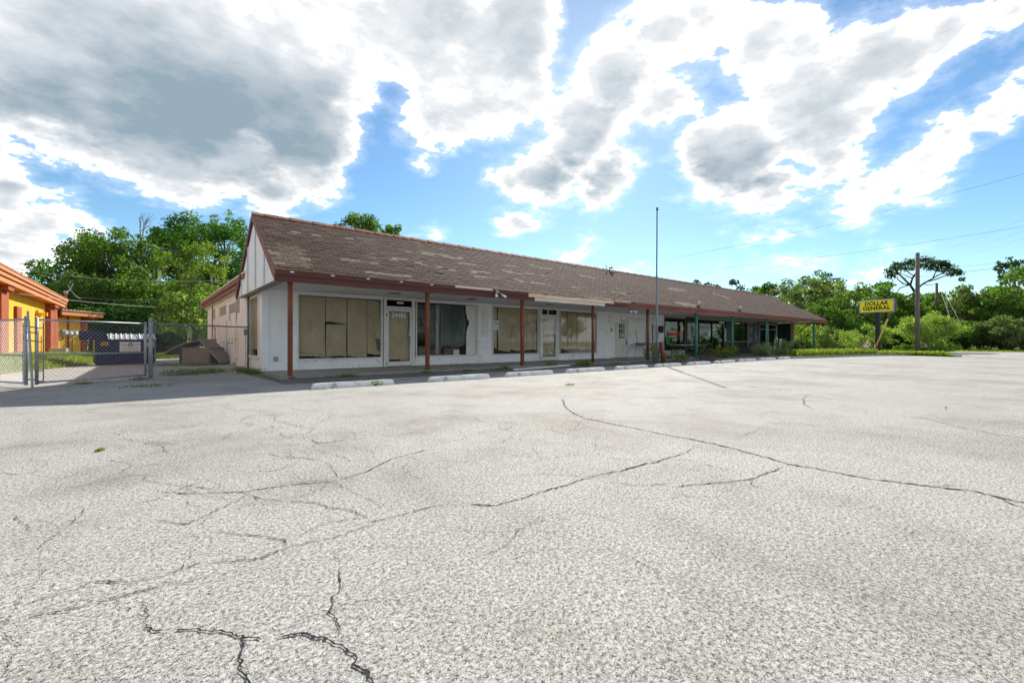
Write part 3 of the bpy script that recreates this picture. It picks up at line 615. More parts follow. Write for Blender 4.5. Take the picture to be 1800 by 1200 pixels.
# walls
w = MB()
for x0, x1, z0, z1 in [(-.1, .90, 0, 2.66), (.90, 3.86, 0, .385), (5.2, 8.2, 0, .40), (8.2, 8.95, 0, 2.60), (8.95, 11.82, 0, .40), (13.17, 16.15, 0, .36), (16.15, 17.3, 0, 2.60)]:
    w.box(x0, x1, 3.0, 3.2, z0, z1)
w.box(.90, 16.15, 3.004, 3.2, 2.60, 2.66); w.box(21.75, 22.72, 3.0, 3.2, 0, 2.66); w.box(22.72, 25.3, 3.0, 3.2, 0, .42)
w.box(16.15, 17.3, 3.004, 3.2, 2.60, 2.66); w.box(8.2, 8.95, 3.004, 3.2, 2.60, 2.66) if False else None
w.build('front_wall', 'white', B)
box('corner_trim', 'white', B, -.13, .06, 2.975, 2.999, .06, 2.63)
# recess with the little door
w = MB(); w.box(17.3, 18.05, 3.25, 3.4, 0, 2.66); w.box(19.25, 21.75, 3.25, 3.4, 0, 2.66); w.box(18.05, 19.25, 3.252, 3.4, 2.33, 2.66); w.build('recess_wall', 'white', B)
w = MB(); w.box(17.3, 21.75, 3.02, 3.248, 2.40, 2.655); w.build('header_beam', 'white', B)
for x0, x1, z0 in [(17.12, 18.12, 2.08), (18.2, 18.75, 2.24), (21.05, 21.4, 2.24), (21.3, 21.9, 2.06)]:
    box('corbel_block', 'white', B, x0, x1, 2.94, 3.24, z0, 2.54)
w = MB(); w.box(-.1, .1, 3.201, 3.66, 0, 2.7); w.box(-.1, .1, 3.66, 5.47, 0, .45); w.box(-.1, .1, 3.66, 5.47, 2.56, 2.7); w.box(-.1, .1, 5.47, 19.4, 0, 3.25); w.box(-.1, .1, 4.9, 5.47, 2.701, 3.25)
w.build('side_wall', 'pinkwall', B)
w = MB(); w.box(.1, 36, 19.2, 19.4, 0, 3.25); w.box(40.8, 41.0, 3.2, 5.9, 0, 2.66); w.box(35.9, 36.1, 5.9, 19.2, 0, 3.2); w.box(36.1, 41, 5.9, 6.1, 0, 2.66); w.build('rear_wall', 'white', B)
# interior: floor, back wall, party walls (dark, seen through glass)
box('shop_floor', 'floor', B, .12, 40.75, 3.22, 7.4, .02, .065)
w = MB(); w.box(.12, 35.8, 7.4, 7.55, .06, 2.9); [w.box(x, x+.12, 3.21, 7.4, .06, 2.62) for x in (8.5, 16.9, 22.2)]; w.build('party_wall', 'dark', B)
# wing: fascia and low roof
w = MB(); w.box(-.34, -.26, 4.6, 19.8, 2.98, 3.30); w.box(-.40, -.341, 4.6, 19.85, 3.16, 3.33); w.build('wing_fascia', 'rake', B)
w = MB(); w.prism([(-.42, 4.4, 3.31), (-.42, 19.9, 3.31), (17.5, 19.9, 3.75), (17.5, 4.4, 3.75)], (0, 0, .06)); w.prism([(17.5, 4.4, 3.75), (17.5, 19.9, 3.75), (36.3, 19.9, 3.31), (36.3, 4.4, 3.31)], (0, 0, .06)); w.build('wing_roof', 'palewood', B)
w = MB(); w.box(-.26, -.1, 5.3, 19.6, 2.96, 2.99); w.build('wing_soffit', 'soffit', B)
# wing wall details
for y0, y1, z0, z1, m in [(7.55, 8.5, 2.15, 2.72, 'patchgrey'), (8.5, 10.4, 2.22, 2.62, 'patchgrey'), (11.4, 13.6, 2.25, 2.68, 'patchgrey'), (15.6, 16.6, 2.2, 2.75, 'patchgrey')]:
    box('mortar_patch', m, B, -.112, -.099, y0, y1, z0, z1)
for y0, y1, z0, z1 in [(8.35, 8.5, 1.75, 2.14), (10.15, 10.3, 1.9, 2.2), (8.2, 8.32, 1.9, 2.3)]:
    box('rust_streak', 'rust', B, -.109, -.099, y0, y1, z0, z1)
box('painted_door', 'bluewhite', B, -.118, -.099, 12.0, 13.7, .0, 1.05, label='pale blue painted patch on the wall')
box('electric_cabinet', 'galv', B, -.22, -.1, 15.0, 15.9, .45, 1.15)
w = MB(); w.tube([(-.13, 16.6, 1.15), (-.13, 16.6, 3.0)], .035, 6); w.tube([(-.13, 15.3, 1.15), (-.13, 15.3, 1.7), (-.13, 16.0, 1.75)], .025, 6); w.build('conduit', 'rust', B)
w = MB(); w.tube([(-.102, 11.1, 0), (-.102, 11.1, 1.95)], .012, 5); w.build('crack_seam', 'chip_shade', B)
for y_, z_ in ((8.75, 1.3), (7.9, 1.4)): MB().tube([(-.105, y_, .15), (-.105, y_, z_)], .009, 4).build('joint_line', 'patchgrey', B)
for y, z in [(10.2, 1.05), (10.2, .9), (9.3, 1.05), (9.3, .9), (8.3, 1.05), (10.6, .9), (9.6, .9), (8.3, .22), (10.3, .25)]:
    box('wall_hole', 'chip_shade', B, -.106, -.098, y, y+.16, z, z+.075)
box('wall_vent', 'patchgrey', B, -.112, -.099, 8.4, 9.3, .0, .14)
# soffit
w = MB(); w.box(-.30, 43.0, -.12, 3.6, 2.662, 2.69); w.build('soffit', 'soffit', B)
for a in np.arange(2.35, 42, 2.44): box('soffit_batten', 'soffit', B, float(a), float(a)+.05, -.1, 2.995, 2.650, 2.661)
for x in (3.5, 6.7, 10.9): box('soffit_vent', 'chip_shade', B, x, x+.38, 1.4, 1.7, 2.652, 2.6615)
for x in (1.6, 4.8, 9.6, 12.5): box('soffit_seam', 'patchgrey', B, x, x+.6, 2.30, 2.32, 2.657, 2.6612)
# ---- roof
EV = (-.22, 2.86); RG = (2.95, 5.0); SL = math.dist(EV, RG); PX0, PX1, HX = -.42, 43.12, 39.1
cs, sn = (RG[0]-EV[0])/SL, (RG[1]-EV[1])/SL; PITCH = math.atan2(sn, cs)
def rp(x, s, up=0.): return (x, EV[0] + cs*s - sn*up, EV[1] + sn*s + cs*up)
BY = 2*RG[0]-EV[0]
w = MB()
top = [rp(PX0, 0), rp(PX1, 0), (HX, RG[0], RG[1]), (PX0, RG[0], RG[1]), (PX0, BY, EV[1]), (PX1, BY, EV[1])]
w.add(top + [(v[0], v[1], v[2]-.09) for v in top], [(0, 1, 2, 3), (3, 2, 5, 4), (2, 1, 5), (6, 9, 8, 7), (9, 10, 11, 8), (8, 11, 7), (0, 6, 7, 1), (1, 7, 11, 5), (5, 11, 10, 4), (4, 10, 9, 3), (3, 9, 6, 0)])
roof = w.build('roof', 'sh2', B)
STREAKS = [(0.47, 2.63, 1.55, 2.77), (2.37, 2.88, 3.26, 3.05), (-0.3, 1.51, 0.51, 0.37), (2.4, 1.49, 3.9, 1.66), (1.57, 1.05, 2.6, 1.1), (2.27, 0.37, 3.38, 0.37), (4.27, 2.47, 6.57, 2.53), (4.36, 1.49, 5.71, 1.23), (5.77, 2.41, 6.48, 2.46), (6.32, 2.02, 7.32, 2.04), (8.46, 2.45, 9.39, 2.4), (6.47, 1.32, 7.4, 1.36), (6.32, 1.0, 7.35, 0.93), (8.29, 1.76, 9.21, 1.73), (9.41, 1.88, 10.35, 1.86), (8.38, 1.03, 10.16, 0.9), (11.2, 0.97, 12.19, 0.95), (13.35, 2.47, 14.19, 2.34), (14.18, 1.0, 15.04, 0.9), (10.47, 2.79, 11.52, 2.72), (11.82, 0.05, 13.09, 0.03), (19.33, 0.43, 21.57, 0.23), (26.92, 2.56, 28.2, 2.02), (20.95, 2.2, 23.06, 2.38)]
EXPO, TABW = .147, .305
def shade_of(x, s):
    for (xa, sa, xb, sb) in STREAKS:
        big = abs(sb-sa) > .4
        lo, hi = min(sa, sb)-.05, max(sa, sb)+.05
        ext = .10
        if random.random() > .12 and xa-ext < x < xb+ext and lo-.10 < s < hi+.10:
            line = sa + (sb-sa)*(x-xa)/max(.1, xb-xa)
            if big and not (xa > 15):
                if lo < s < hi: return 5 if random.random() < .85 else 4
            elif abs(s-line) < (.085 if xa < 15 else .20): return 4 if random.random() < .82 else 5
    g = math.sin(x*1.3+1.2*math.sin(s*2.1))+math.sin(x*.37+s*1.7)
    r = random.random() + .12*g
    return 5 if r > 1.16 else (0 if r > .62 else 1 if r > .33 else 2 if r > .1 else 3)
tabs = []
for row in range(26):
    s = row*EXPO; xr = PX1 - (PX1-HX)*(s/SL) - .02; off = (row % 2)*TABW*.5 + random.uniform(-.03, .03); x = PX0 + .004 - off; k = 0
    while x < xr:
        a, b = max(x, PX0+.002), min(x+TABW-.012, xr)
        if b-a > .06 and random.random() > .004: tabs.append((a, b, s, shade_of((a+b)/2, s + .07)))
        x += TABW
def tab_geo(mb, x0, x1, s, lift, m=0):
    a0, a1 = s-.012, s+EXPO+.05; u0, u1 = .010+lift, .003
    if s > 25*EXPO-.01: a1 = SL-.01
    mb.add([rp(x0, a0, u0), rp(x1, a0, u0), rp(x1, a1, u1), rp(x0, a1, u1), rp(x0, a0, .001), rp(x1, a0, .001)], [(0, 1, 2, 3), (4, 5, 1, 0), (4, 0, 3), (5, 2, 1)], m)
tabs.sort(key=lambda t_: math.dist(rp((t_[0]+t_[1])/2, t_[2]), CAM))
near = [t_ for t_ in tabs if t_[1]-t_[0] > .28][:288]; ns = set(id(t_) for t_ in near); protos = {}
for t_ in near:                                                          # the tabs that show largest are objects of their own, sharing meshes
    sh = t_[3]; va = random.randrange(3); key = (sh, va)
    if key not in protos:
        mb = MB(); o_ = Vector(rp(0, 0)); tab_geo(mb, 0, TABW-.012, 0, [0, .002, .005][va])
        mb.v = [tuple(Vector(v) - o_ + org(B)) for v in mb.v]; ob = mb.build('shingle', 'sh%d' % sh, B)
        ob.parent = roof; protos[key] = ob
    else:
        ob = protos[key].copy(); COL.objects.link(ob); ob.parent = roof
    ob.location = Vector(rp(t_[0], t_[2])) - org(B); ob.rotation_euler = (0, 0, 0)
mb = MB()
for t_ in tabs:
    if id(t_) not in ns: tab_geo(mb, t_[0], t_[1], t_[2], abs(random.gauss(0, .002)), t_[3])
# hip end and back slope courses
for row in range(26):
    s = row*EXPO; f = s/SL; xh = PX1-(PX1-HX)*f; ya, yb = EV[0]+cs*s, BY-cs*s; z = EV[1]+sn*s
    x2, z2, y2a, y2b = xh-(PX1-HX)*EXPO/SL, z+sn*EXPO, ya+cs*EXPO, yb-cs*EXPO
    if y2b > y2a: mb.add([(xh+.008, ya, z+.016), (xh+.008, yb, z+.016), (x2, y2b, z2+.006), (x2, y2a, z2+.006), (xh, ya, z), (xh, yb, z)], [(0, 1, 2, 3), (4, 5, 1, 0)], row % 3)
    mb.add([(PX0, yb+.006, z+.016), (xh, yb+.006, z+.016), (xh, y2b, z2+.006), (PX0, y2b, z2+.006), (PX0, yb, z), (xh, yb, z)], [(3, 2, 1, 0), (0, 1, 5, 4)], row % 3)
sm = mb.build('shingles', ['sh%d' % i for i in range(6)], B, kind='stuff', label='brown shingle courses with bleached streaks'); sm.parent = roof
# ridge caps
x = PX0; i = 0
rc_mesh = None
while x < HX:
    mb = MB(); x2 = min(x+.36, HX); h = .020 + .008*(i % 2); xo = org(B) if False else Vector((0, 0, 0))
    prof = [(-.15, -.101+.012), (0, h), (.15, -.101+.012)]
    mb.add([(x, RG[0]+a, RG[1]+b+.018) for a, b in prof] + [(x2+.03, RG[0]+a, RG[1]+b+.008) for a, b in prof] + [(x, RG[0]+a, RG[1]+b-.004) for a, b in prof], [(0, 3, 4, 1), (1, 4, 5, 2), (0, 1, 7, 6), (1, 2, 8, 7)])
    if x < 16: ob = mb.build('ridge_cap', 'ridge', B); ob.parent = roof
    else:
        if rc_mesh is None: rc_mesh = MB()
        k = len(rc_mesh.v); rc_mesh.v += mb.v; rc_mesh.f += [tuple(j+k for j in f_) for f_ in mb.f]; rc_mesh.m += mb.m
    x += .36; i += 1
ob = rc_mesh.build('ridge_cap', 'rake', B, label='faded far ridge caps'); ob.parent = roof
# gable end: rake boards, siding panels, under-board
GX = -.40
def gline(y):                                                            # underside of the roof at y
    return (EV[1]-.10 + (y-EV[0])*sn/cs) if y <= RG[0] else (EV[1]-.10 + (BY-y)*sn/cs)
ys = [EV[0]+.10, 1.30, 2.62, 3.94, 5.2, BY-.10]
for a, b in zip(ys[:-1], ys[1:]):
    pts = [(GX+.04, a+.016, 2.61), (GX+.04, b-.016, 2.61), (GX+.04, b-.016, max(2.64, gline(b-.016)))]
    if a < RG[0] < b: pts.append((GX+.04, RG[0], gline(RG[0])))
    pts.append((GX+.04, a+.016, max(2.64, gline(a+.016))))
    MB().prism(pts, (.03, 0, 0)).build('gable_panel', 'white', B)
MB().prism([(GX+.071, EV[0]+.1, 2.615), (GX+.071, BY-.1, 2.615), (GX+.071, RG[0], RG[1]-.2)], (.03, 0, 0)).build('gable_backing', 'chip_shade', B)  # dark colour stands for the shadow in the gaps between panels
for y_ in ys[1:-1]: MB().box(GX+.005, GX+.0395, y_-.02, y_+.02, 2.612, gline(y_)-.02).build('gable_batten', 'groove', B)
for sgn in (1, -1):
    f = (lambda y: y) if sgn == 1 else (lambda y: 2*RG[0]-y)
    pts = [(GX-.025, f(EV[0]-.03), EV[1]-.015), (GX-.025, f(RG[0]), RG[1]+.005), (GX-.025, f(RG[0]), RG[1]-.22), (GX-.025, f(EV[0]+.0), EV[1]-.30), (GX-.025, f(EV[0]-.03), EV[1]-.30)]
    MB().prism(pts if sgn == 1 else pts[::-1], (.06, 0, 0)).build('rake_board', 'rake' if sgn == 1 else 'dbrown', B)
w = MB(); w.box(GX+.03, -.12, EV[0]+.1, BY-.1, 2.585, 2.609); w.build('gable_soffit', 'patchgrey', B)
# ---- fascia boards along the eave
FY_ = -.25
def fascia(x0, x1, z0, z1, y, m, label=None, t=.035, dz=0.):
    MB().prism([(x0, y-t, z0), (x1, y-t, z0+dz), (x1, y-t, z1+dz), (x0, y-t, z1)], (0, t, 0)).build('fascia_board', m, B, label=label)
for a, b in [(-.42, 4.1), (4.104, 8.55)]: fascia(a, b, 2.55, 2.725, FY_+.02, 'dbrown')
for a, b in [(-.42, 3.2), (3.204, 8.18)]: fascia(a, b, 2.715, 2.845, FY_-.016, 'dbrown')
fascia(4.95, 6.5, 2.79, 2.85, FY_-.055, 'palewood', 'bare wooden strip above the fascia', t=.012)
fascia(8.22, 13.35, 2.69, 2.83, FY_-.012, 'rawwood', 'bare weathered wood where the fascia is missing')
fascia(8.552, 12.75, 2.56, 2.688, FY_+.02, 'palewood', 'bare pale board where the fascia is missing')
fascia(12.755, 14.4, 2.55, 2.70, FY_+.015, 'dbrown', 'short loose fascia board', dz=.02)
fascia(13.36, 14.95, 2.72, 2.80, FY_-.03, 'rake', 'broken strip of fascia')
fascia(13.4, 14.6, 2.81, 2.85, FY_-.05, 'palewood', 'bare strip under the shingles', t=.012)
for a, b in [(14.404, 21.6), (21.604, 29.1), (29.104, 36.4), (36.404, 43.1)]: fascia(a, b, 2.56, 2.74, FY_+.02, 'fbrown')
for a, b in [(14.96, 24.2), (24.204, 33.3), (33.304, 43.1)]: fascia(a, b, 2.732, 2.85, FY_-.016, 'fbrown')
w = MB(); w.box(-.40, 43.08, EV[0]-.028, EV[0]+.02, 2.60, 2.80); w.build('eave_backing', 'darkwood', B)
w = MB(); w.box(43.085, 43.12, EV[0]-.02, BY, 2.56, 2.82); w.build('end_fascia', 'fbrown', B)
for x in (-.02, 1.01, 2.01, 3.04, 4.09): box('gutter_clip', 'stop', B, x-.05, x+.05, -.31, -.285, 2.795, 2.825)
# weathered flakes of old paint along the upper board
mb = MB()
for _ in range(70):
    x = random.uniform(3.4, 14.2); L = random.uniform(.03, .16); z = random.uniform(2.80, 2.84)
    mb.box(x, x+L, -.305, -.3005, z, z+random.uniform(.008, .022))
mb.build('paint_flake', 'rake', B, kind='stuff')
# ---- posts
for x in (0, 4.09, 8.15):
    p_ = MB().box(x-.055, x+.055, -.055, .055, .03, 2.60).build('post', 'post', B, bevel=.008)
    MB().box(x-.09, x+.09, -.09, .09, .058, .075).build('foot_plate', 'rust', B).parent = p_
for x, r in ((12.24, .058), (16.4, .072)):
    MB().tube([(x, 0, .03), (x, 0, 2.62)], r, 14).build('post', 'post', B, smooth=True)
for x, r in ((21.15, .078), (25.58, .066), (30.78, .068), (40.5, .085)):
    p_ = MB().tube([(x, 0, .03), (x, 0, 2.62)], r, 14).build('post', 'green', B, smooth=True)
    MB().box(x-.11, x+.11, -.11, .11, .055, .085).build('foot_plate', 'green', B).parent = p_
box('pillar', 'tan', B, 40.75, 41.0, 1.6, 1.85, .03, 2.66)
# ---- windows
def paper(p, x0, x1, z0, z1, y, m='paper', sag=.0, n=9):
    vs = []
    ph = random.uniform(0, 9)
    for j in range(n+1):
        for i in range(n+1):
            fx, fz = i/n, j/n; z = z0 + (z1-z0)*fz
            if j == 0: z += sag*math.sin(fx*3+ph)*.5 + random.uniform(0, .03)
            vs.append((x0+(x1-x0)*fx, y + .012*math.sin(fx*7+ph) + .014*math.sin((fx+fz)*5+ph*2) + random.gauss(0, .006), z))
    return MB().add(vs, [(j*(n+1)+i, j*(n+1)+i+1, (j+1)*(n+1)+i+1, (j+1)*(n+1)+i) for j in range(n) for i in range(n)]).build('paper_sheet', m, p)
def window(x0, x1, z0, z1, y=3.0, frame=.05, m='whitetrim', glass='glass', mull=(), bars=(), deep=.10):
    f = MB(); f.box(x0, x1, y-.02, y+deep, z1-frame, z1); f.box(x0-.02, x1+.02, y-.05, y+deep, z0, z0+frame*.8)
    f.box(x0, x0+frame, y-.02, y+deep, z0+frame*.8, z1-frame); f.box(x1-frame, x1, y-.02, y+deep, z0+frame*.8, z1-frame)
    for q_ in mull: f.box(q_-.025, q_+.025, y-.018, y+deep, z0+frame*.8, z1-frame)
    for q_ in bars: f.box(x0+frame, x1-frame, y-.016, y+deep-.002, q_-.022, q_+.022)
    o = f.build('window', m, B)
    MB().box(x0+frame, x1-frame, y+.035, y+.041, z0+frame*.8, z1-frame).build('pane', glass, B).parent = o
    return o
def creases(p, x0, x1, z0, z1, n=4):
    for _ in range(n):
        a = Vector((random.uniform(x0, x1), 3.085, random.uniform(z0+.5*(z1-z0), z1))); b = Vector((min(x1, max(x0, a.x + random.uniform(-.5, .5))), 3.085, random.uniform(z0, a.z-.3)))
        sub(MB().tube(branch_pts(a, b, 4, .03), [.003, .007, .006, .004, .002], 4).build('paper_crease_shade', 'patchgrey' if random.random() < .4 else 'oldwood', B), p)  # dark tubes stand in for the shading along paper folds
def sub(o, par): o.parent = par; return o
W1 = window(.90, 3.86, .385, 2.60)
for x0, x1, z0, z1, yy in [(.95, 1.83, .45, 2.52, 3.11), (1.85, 2.57, 1.63, 2.55, 3.11), (1.86, 2.56, .44, 1.60, 3.12), (2.60, 3.30, .46, 2.55, 3.115), (3.315, 3.81, .52, 2.5, 3.105)]:
    sub(paper(B, x0, x1, z0, z1, yy, sag=.06), W1)
w = MB(); w.box(.952, .985, 3.085, 3.088, .5, 2.55); w.box(.99, 3.3, 3.085, 3.088, 2.515, 2.55); w.box(3.785, 3.808, 3.085, 3.088, 1.9, 2.5); w.box(3.3, 3.8, 3.085, 3.088, 2.50, 2.545); sub(w.build('blue_tape', 'tape', B), W1)
w = MB(); w.tube([(3.42, 3.08, 2.2), (3.56, 3.07, 1.75), (3.58, 3.07, 1.3), (3.5, 3.07, .8)], .014, 4); w.tube([(1.0, 3.08, .66), (1.6, 3.08, .56), (2.4, 3.08, .53), (3.3, 3.08, .62)], .012, 4); sub(w.build('torn_tape', 'milky', B), W1)
w = MB(); w.prism([(3.62, 3.09, 1.12), (3.8, 3.09, 1.08), (3.78, 3.09, .62), (3.70, 3.09, .70)], (0, .01, 0)); sub(w.build('torn_flap', 'chip_shade', B), W1)
def door(x0, x1, num, tr=(2.33, 2.57), papers=True, mid=False):
    f = MB(); y = 3.0
    f.box(x0, x0+.11, y-.03, y+.12, .06, 2.62); f.box(x1-.11, x1, y-.03, y+.12, .06, 2.62); f.box(x0+.11, x1-.11, y-.03, y+.12, tr[1], 2.62); f.box(x0+.11, x1-.11, y-.028, y+.12, 2.26, tr[0])
    if mid: f.box((x0+x1)/2-.12, (x0+x1)/2-.07, y-.026, y+.1, tr[0], tr[1])
    fr = f.build('door_frame', 'whitetrim', B)
    sub(MB().box(x0+.11, x1-.11, y+.03, y+.036, tr[0], tr[1]).build('transom_pane', 'glassdark', B), fr)
    d = MB(); a, b = x0+.118, x1-.118; yd = y-.012
    d.box(a, a+.085, yd, yd+.045, .075, 2.245); d.box(b-.085, b, yd, yd+.045, .075, 2.245); d.box(a+.085, b-.085, yd, yd+.045, 2.14, 2.245); d.box(a+.085, b-.085, yd, yd+.045, .075, .24)
    dr = d.build('door', 'whitetrim', B, bevel=.004)
    sub(MB().box(a+.085, b-.085, yd+.018, yd+.024, .24, 2.14).build('pane', 'glass', B), dr)
    sub(MB().box(b-.07, b-.02, yd-.05, yd-.001, .93, 1.22).tube([(b-.045, yd-.03, .86), (b-.045, yd-.03, .80)], .022, 8).build('handle', 'whitetrim', B), dr)
    sub(MB().box(b-.17, b-.09, yd-.012, yd+.017, 1.20, 1.36).build('lock_plate', 'galv', B), dr)
    h = MB(); [h.box(a-.03, a-.002, yd-.03, yd, z, z+.10) for z in (.12, 1.95)]; sub(h.build('hinge', 'black', B), dr)
    if papers: sub(paper(B, a+.07, b-.30 if mid else b-.42, .30, 2.12, 3.08), dr); sub(paper(B, b-.46 if not mid else a+.25, b-.07, .25, 2.12, 3.10), dr)
    return dr, a, b
D1, a, b = door(3.90, 5.17, '34486')
sub(text('door_number', '34486', 'cream', B, (4.51, 3.0, 1.99), .27, bold=.008, sx=.88, depth=.003), D1)
sub(box('blue_tape', 'tape', B, 4.22, 4.75, 3.06, 3.063, 2.09, 2.135), D1)
sub(box('transom_sticker', 'cream', B, 4.45, 4.72, 3.0265, 3.0295, 2.44, 2.51), D1)
creases(W1, 1.0, 3.7, .6, 2.3, 6)
W2 = window(5.22, 8.16, .40, 2.60, mull=())
sub(MB().box(5.3, 5.88, 3.30, 3.315, 1.35, 2.5).build('plastic_sheet', 'plastic', B), W2)
sub(paper(B, 5.85, 7.62, .78, 2.52, 3.16, 'plastic', n=14), W2)
sub(paper(B, 6.18, 6.34, .50, 2.5, 3.12, 'milky'), W2); sub(paper(B, 6.40, 6.47, .7, 2.1, 3.11, 'milky'), W2)
w = MB(); w.prism([(7.62, 3.06, .45), (8.11, 3.06, .45), (8.11, 3.06, 2.53), (7.60, 3.06, 2.53), (7.61, 3.06, 2.2), (7.66, 3.06, 2.1), (7.66, 3.06, 1.98), (7.76, 3.06, 1.90), (7.78, 3.06, 1.78), (7.72, 3.06, 1.66), (7.66, 3.06, 1.45), (7.63, 3.06, 1.2)][::-1], (0, .02, 0)); sub(w.build('torn_board', 'white', B), W2)
sub(box('low_board', 'oldwood', B, 5.6, 7.6, 3.5, 3.55, .1, .80), W2); sub(box('paper_square', 'sticker', B, 7.02, 7.28, 3.10, 3.11, .44, .66), W2)
sub(box('board_strut', 'dark', B, 6.68, 6.75, 3.44, 3.49, .3, .8), W2)
sub(MB().prism([(5.55, 3.29, 1.95), (5.63, 3.29, 1.98), (5.64, 3.29, 1.62), (5.57, 3.29, 1.6)], (0, .006, 0)).build('dark_hole', 'ink', B), W2)
box('pillar_panel', 'whitetrim', B, 8.36, 8.72, 2.985, 2.999, 1.20, 2.32)
W3 = window(8.97, 11.80, .40, 2.60)
for x0, x1, z0 in [(9.03, 9.32, .65), (9.38, 10.08, .56), (10.11, 10.90, .58), (10.95, 11.74, .56)]: sub(paper(B, x0, x1, z0, 2.53, 3.10 + random.uniform(0, .03), sag=.08), W3)
nt_ = MB(); nt_.box(9.04, 9.33, 3.024, 3.028, 1.52, 1.94); n1 = sub(nt_.build('notice', 'sticker', B), W3)
w = MB(); [w.box(9.08 + .0, 9.08 + random.uniform(.08, .2), 3.0215, 3.0235, z, z+.012) for z in (1.62, 1.68, 1.76, 1.82, 1.87)]; w.box(9.22, 9.28, 3.0215, 3.0235, 1.74, 1.84); sub(w.build('notice_print', 'tape', B), W3)
creases(W3, 9.4, 11.7, .6, 2.4, 5)
D2, a, b = door(11.86, 13.13, '34484', mid=True)
sub(text('door_number', '34484', 'cream', B, (12.28, 2.978, 2.02), .26, bold=.004, sx=.82, depth=.003), D2)
el_ = MB(); n_ = 20; el_.prism([(12.44+.21*math.cos(2*math.pi*i/n_), 2.998, 1.30+.10*math.sin(2*math.pi*i/n_)) for i in range(n_)], (0, .004, 0)); sub(el_.build('oval_sign', 'sticker', B), D2)
w = MB(); [w.box(12.33+.042*i, 12.36+.042*i, 2.9945, 2.9965, 1.285, 1.285+.03*(1+i % 2*.4)) for i in range(6)]; sub(w.build('sign_print', 'ink', B), D2)
W4 = window(13.20, 16.12, .36, 2.58)
for x0, x1, z0 in [(13.27, 13.9, .60), (13.925, 14.62, .58), (14.65, 15.35, .57), (15.385, 15.98, .60)]: sub(paper(B, x0, x1, z0, 2.47, 3.10 + random.uniform(0, .03), sag=.08), W4)
w = MB()
for z0, z1, x0, x1 in [(1.84, 1.86, 14.75, 15.2), (1.98, 2.0, 14.75, 15.15)]: w.box(x0, x1, 3.075, 3.078, z0, z1)
w.box(14.74, 14.76, 3.075, 3.078, 1.84, 2.0); w.box(15.14, 15.16, 3.075, 3.078, 1.8, 2.0); w.box(15.0, 15.55, 3.075, 3.078, 1.76, 1.785); w.box(15.2, 15.5, 3.075, 3.078, 1.28, 1.295); w.box(15.2, 15.55, 3.075, 3.078, .72, .735)
sub(w.build('tape_outline', 'milky', B), W4)
creases(W4, 13.3, 15.9, .6, 2.3, 3)
# side window on the alley wall
f = MB(); f.box(-.13, .0, 3.66, 3.74, .45, 2.56); f.box(-.13, .0, 5.39, 5.47, .45, 2.56); f.box(-.13, .0, 3.74, 5.39, 2.49, 2.56); f.box(-.16, .0, 3.62, 5.5, .44, .52)
SW = f.build('window', 'whitetrim', B); sub(MB().box(-.06, -.054, 3.74, 5.39, .52, 2.49).build('pane', 'glass', B), SW)
w = MB(); w.add([(-.02, 3.74, .72), (-.02, 5.38, .72), (-.03, 5.38, 2.49), (-.02, 3.74, 2.49), (-.035, 4.5, 1.6)], [(0, 1, 4), (1, 2, 4), (2, 3, 4), (3, 0, 4)]); sub(w.build('paper_sheet', 'paper', B), SW)
# chips and scuffs on the white wall
mb = MB()
for _ in range(70):
    x = random.uniform(0, 17.2); z = random.choice([random.uniform(.08, .34), random.uniform(.08, .34), random.uniform(.1, 2.5)])
    if z > .36 and not (x < .85 or 8.25 < x < 8.9 or 16.2 < x < 17.2): continue
    s_ = random.uniform(.008, .03); mb.add([(x + s_*random.uniform(.6, 1.4)*math.cos(k*1.05), 2.9985, z + s_*.8*random.uniform(.6, 1.4)*math.sin(k*1.05)) for k in range(6)], [tuple(range(6))])
mb.build('paint_chip', 'chip_shade', B, kind='stuff')
box('wall_socket', 'galv', B, .20, .32, 2.955, 2.999, .36, .52)
# little panelled door in the recess
d = MB(); y = 3.25
d.box(18.05, 18.14, y-.03, y+.05, .06, 2.33); d.box(19.16, 19.25, y-.03, y+.05, .06, 2.33); d.box(18.14, 19.16, y-.03, y+.05, 2.24, 2.33); fr = d.build('door_frame', 'beige', B)
d = MB(); d.box(18.15, 19.15, y-.005, y+.04, .07, 1.18); d.box(18.15, 18.38, y-.005, y+.04, 1.18, 2.23); d.box(18.92, 19.15, y-.005, y+.04, 1.18, 2.23); d.box(18.38, 18.92, y-.005, y+.04, 2.02, 2.23)
for x in (18.548, 18.728): d.box(x-.012, x+.012, y-.004, y+.035, 1.18, 2.02)
for z in (1.46, 1.74): d.box(18.38, 18.92, y-.003, y+.034, z-.012, z+.012)
for xa in (18.27, 18.72): d.box(xa, xa+.3, y-.016, y-.0052, .25, .95)
PD = d.build('door', 'beige', B, bevel=.004)
for i in range(3):
    for j in range(3): sub(MB().box(18.385+.18*i, 18.535+.18*i, y+.012, y+.016, 1.195+.28*j, 1.445+.28*j).build('pane', 'glassdark', B), PD)
sub(MB().box(19.03, 19.10, y-.03, y-.006, .80, 1.02).tube([(19.06, y-.02, 1.1), (19.06, y-.05, 1.1)], .03, 8).tube([(19.06, y-.02, .86), (19.06, y-.09, .84), (19.0, y-.09, .84)], .016, 6).build('handle', 'black', B), PD)
w = MB(); w.prism([(17.62, 3.235, 1.50), (17.75, 3.235, 1.66), (17.62, 3.235, 1.84), (17.49, 3.235, 1.66)][::-1], (0, .012, 0)); w.build('diamond_sign', 'redpaint', B)
box('wall_box', 'ink', B, 22.02, 22.55, 2.93, 2.999, 1.55, 1.98, label='black square sign box')
MB().box(22.62, 22.80, 2.70, 2.86, 2.02, 2.16).tube([(22.6, 2.99, 2.1), (22.66, 2.86, 2.1)], .02, 6).build('camera_lamp', 'whitetrim', B)
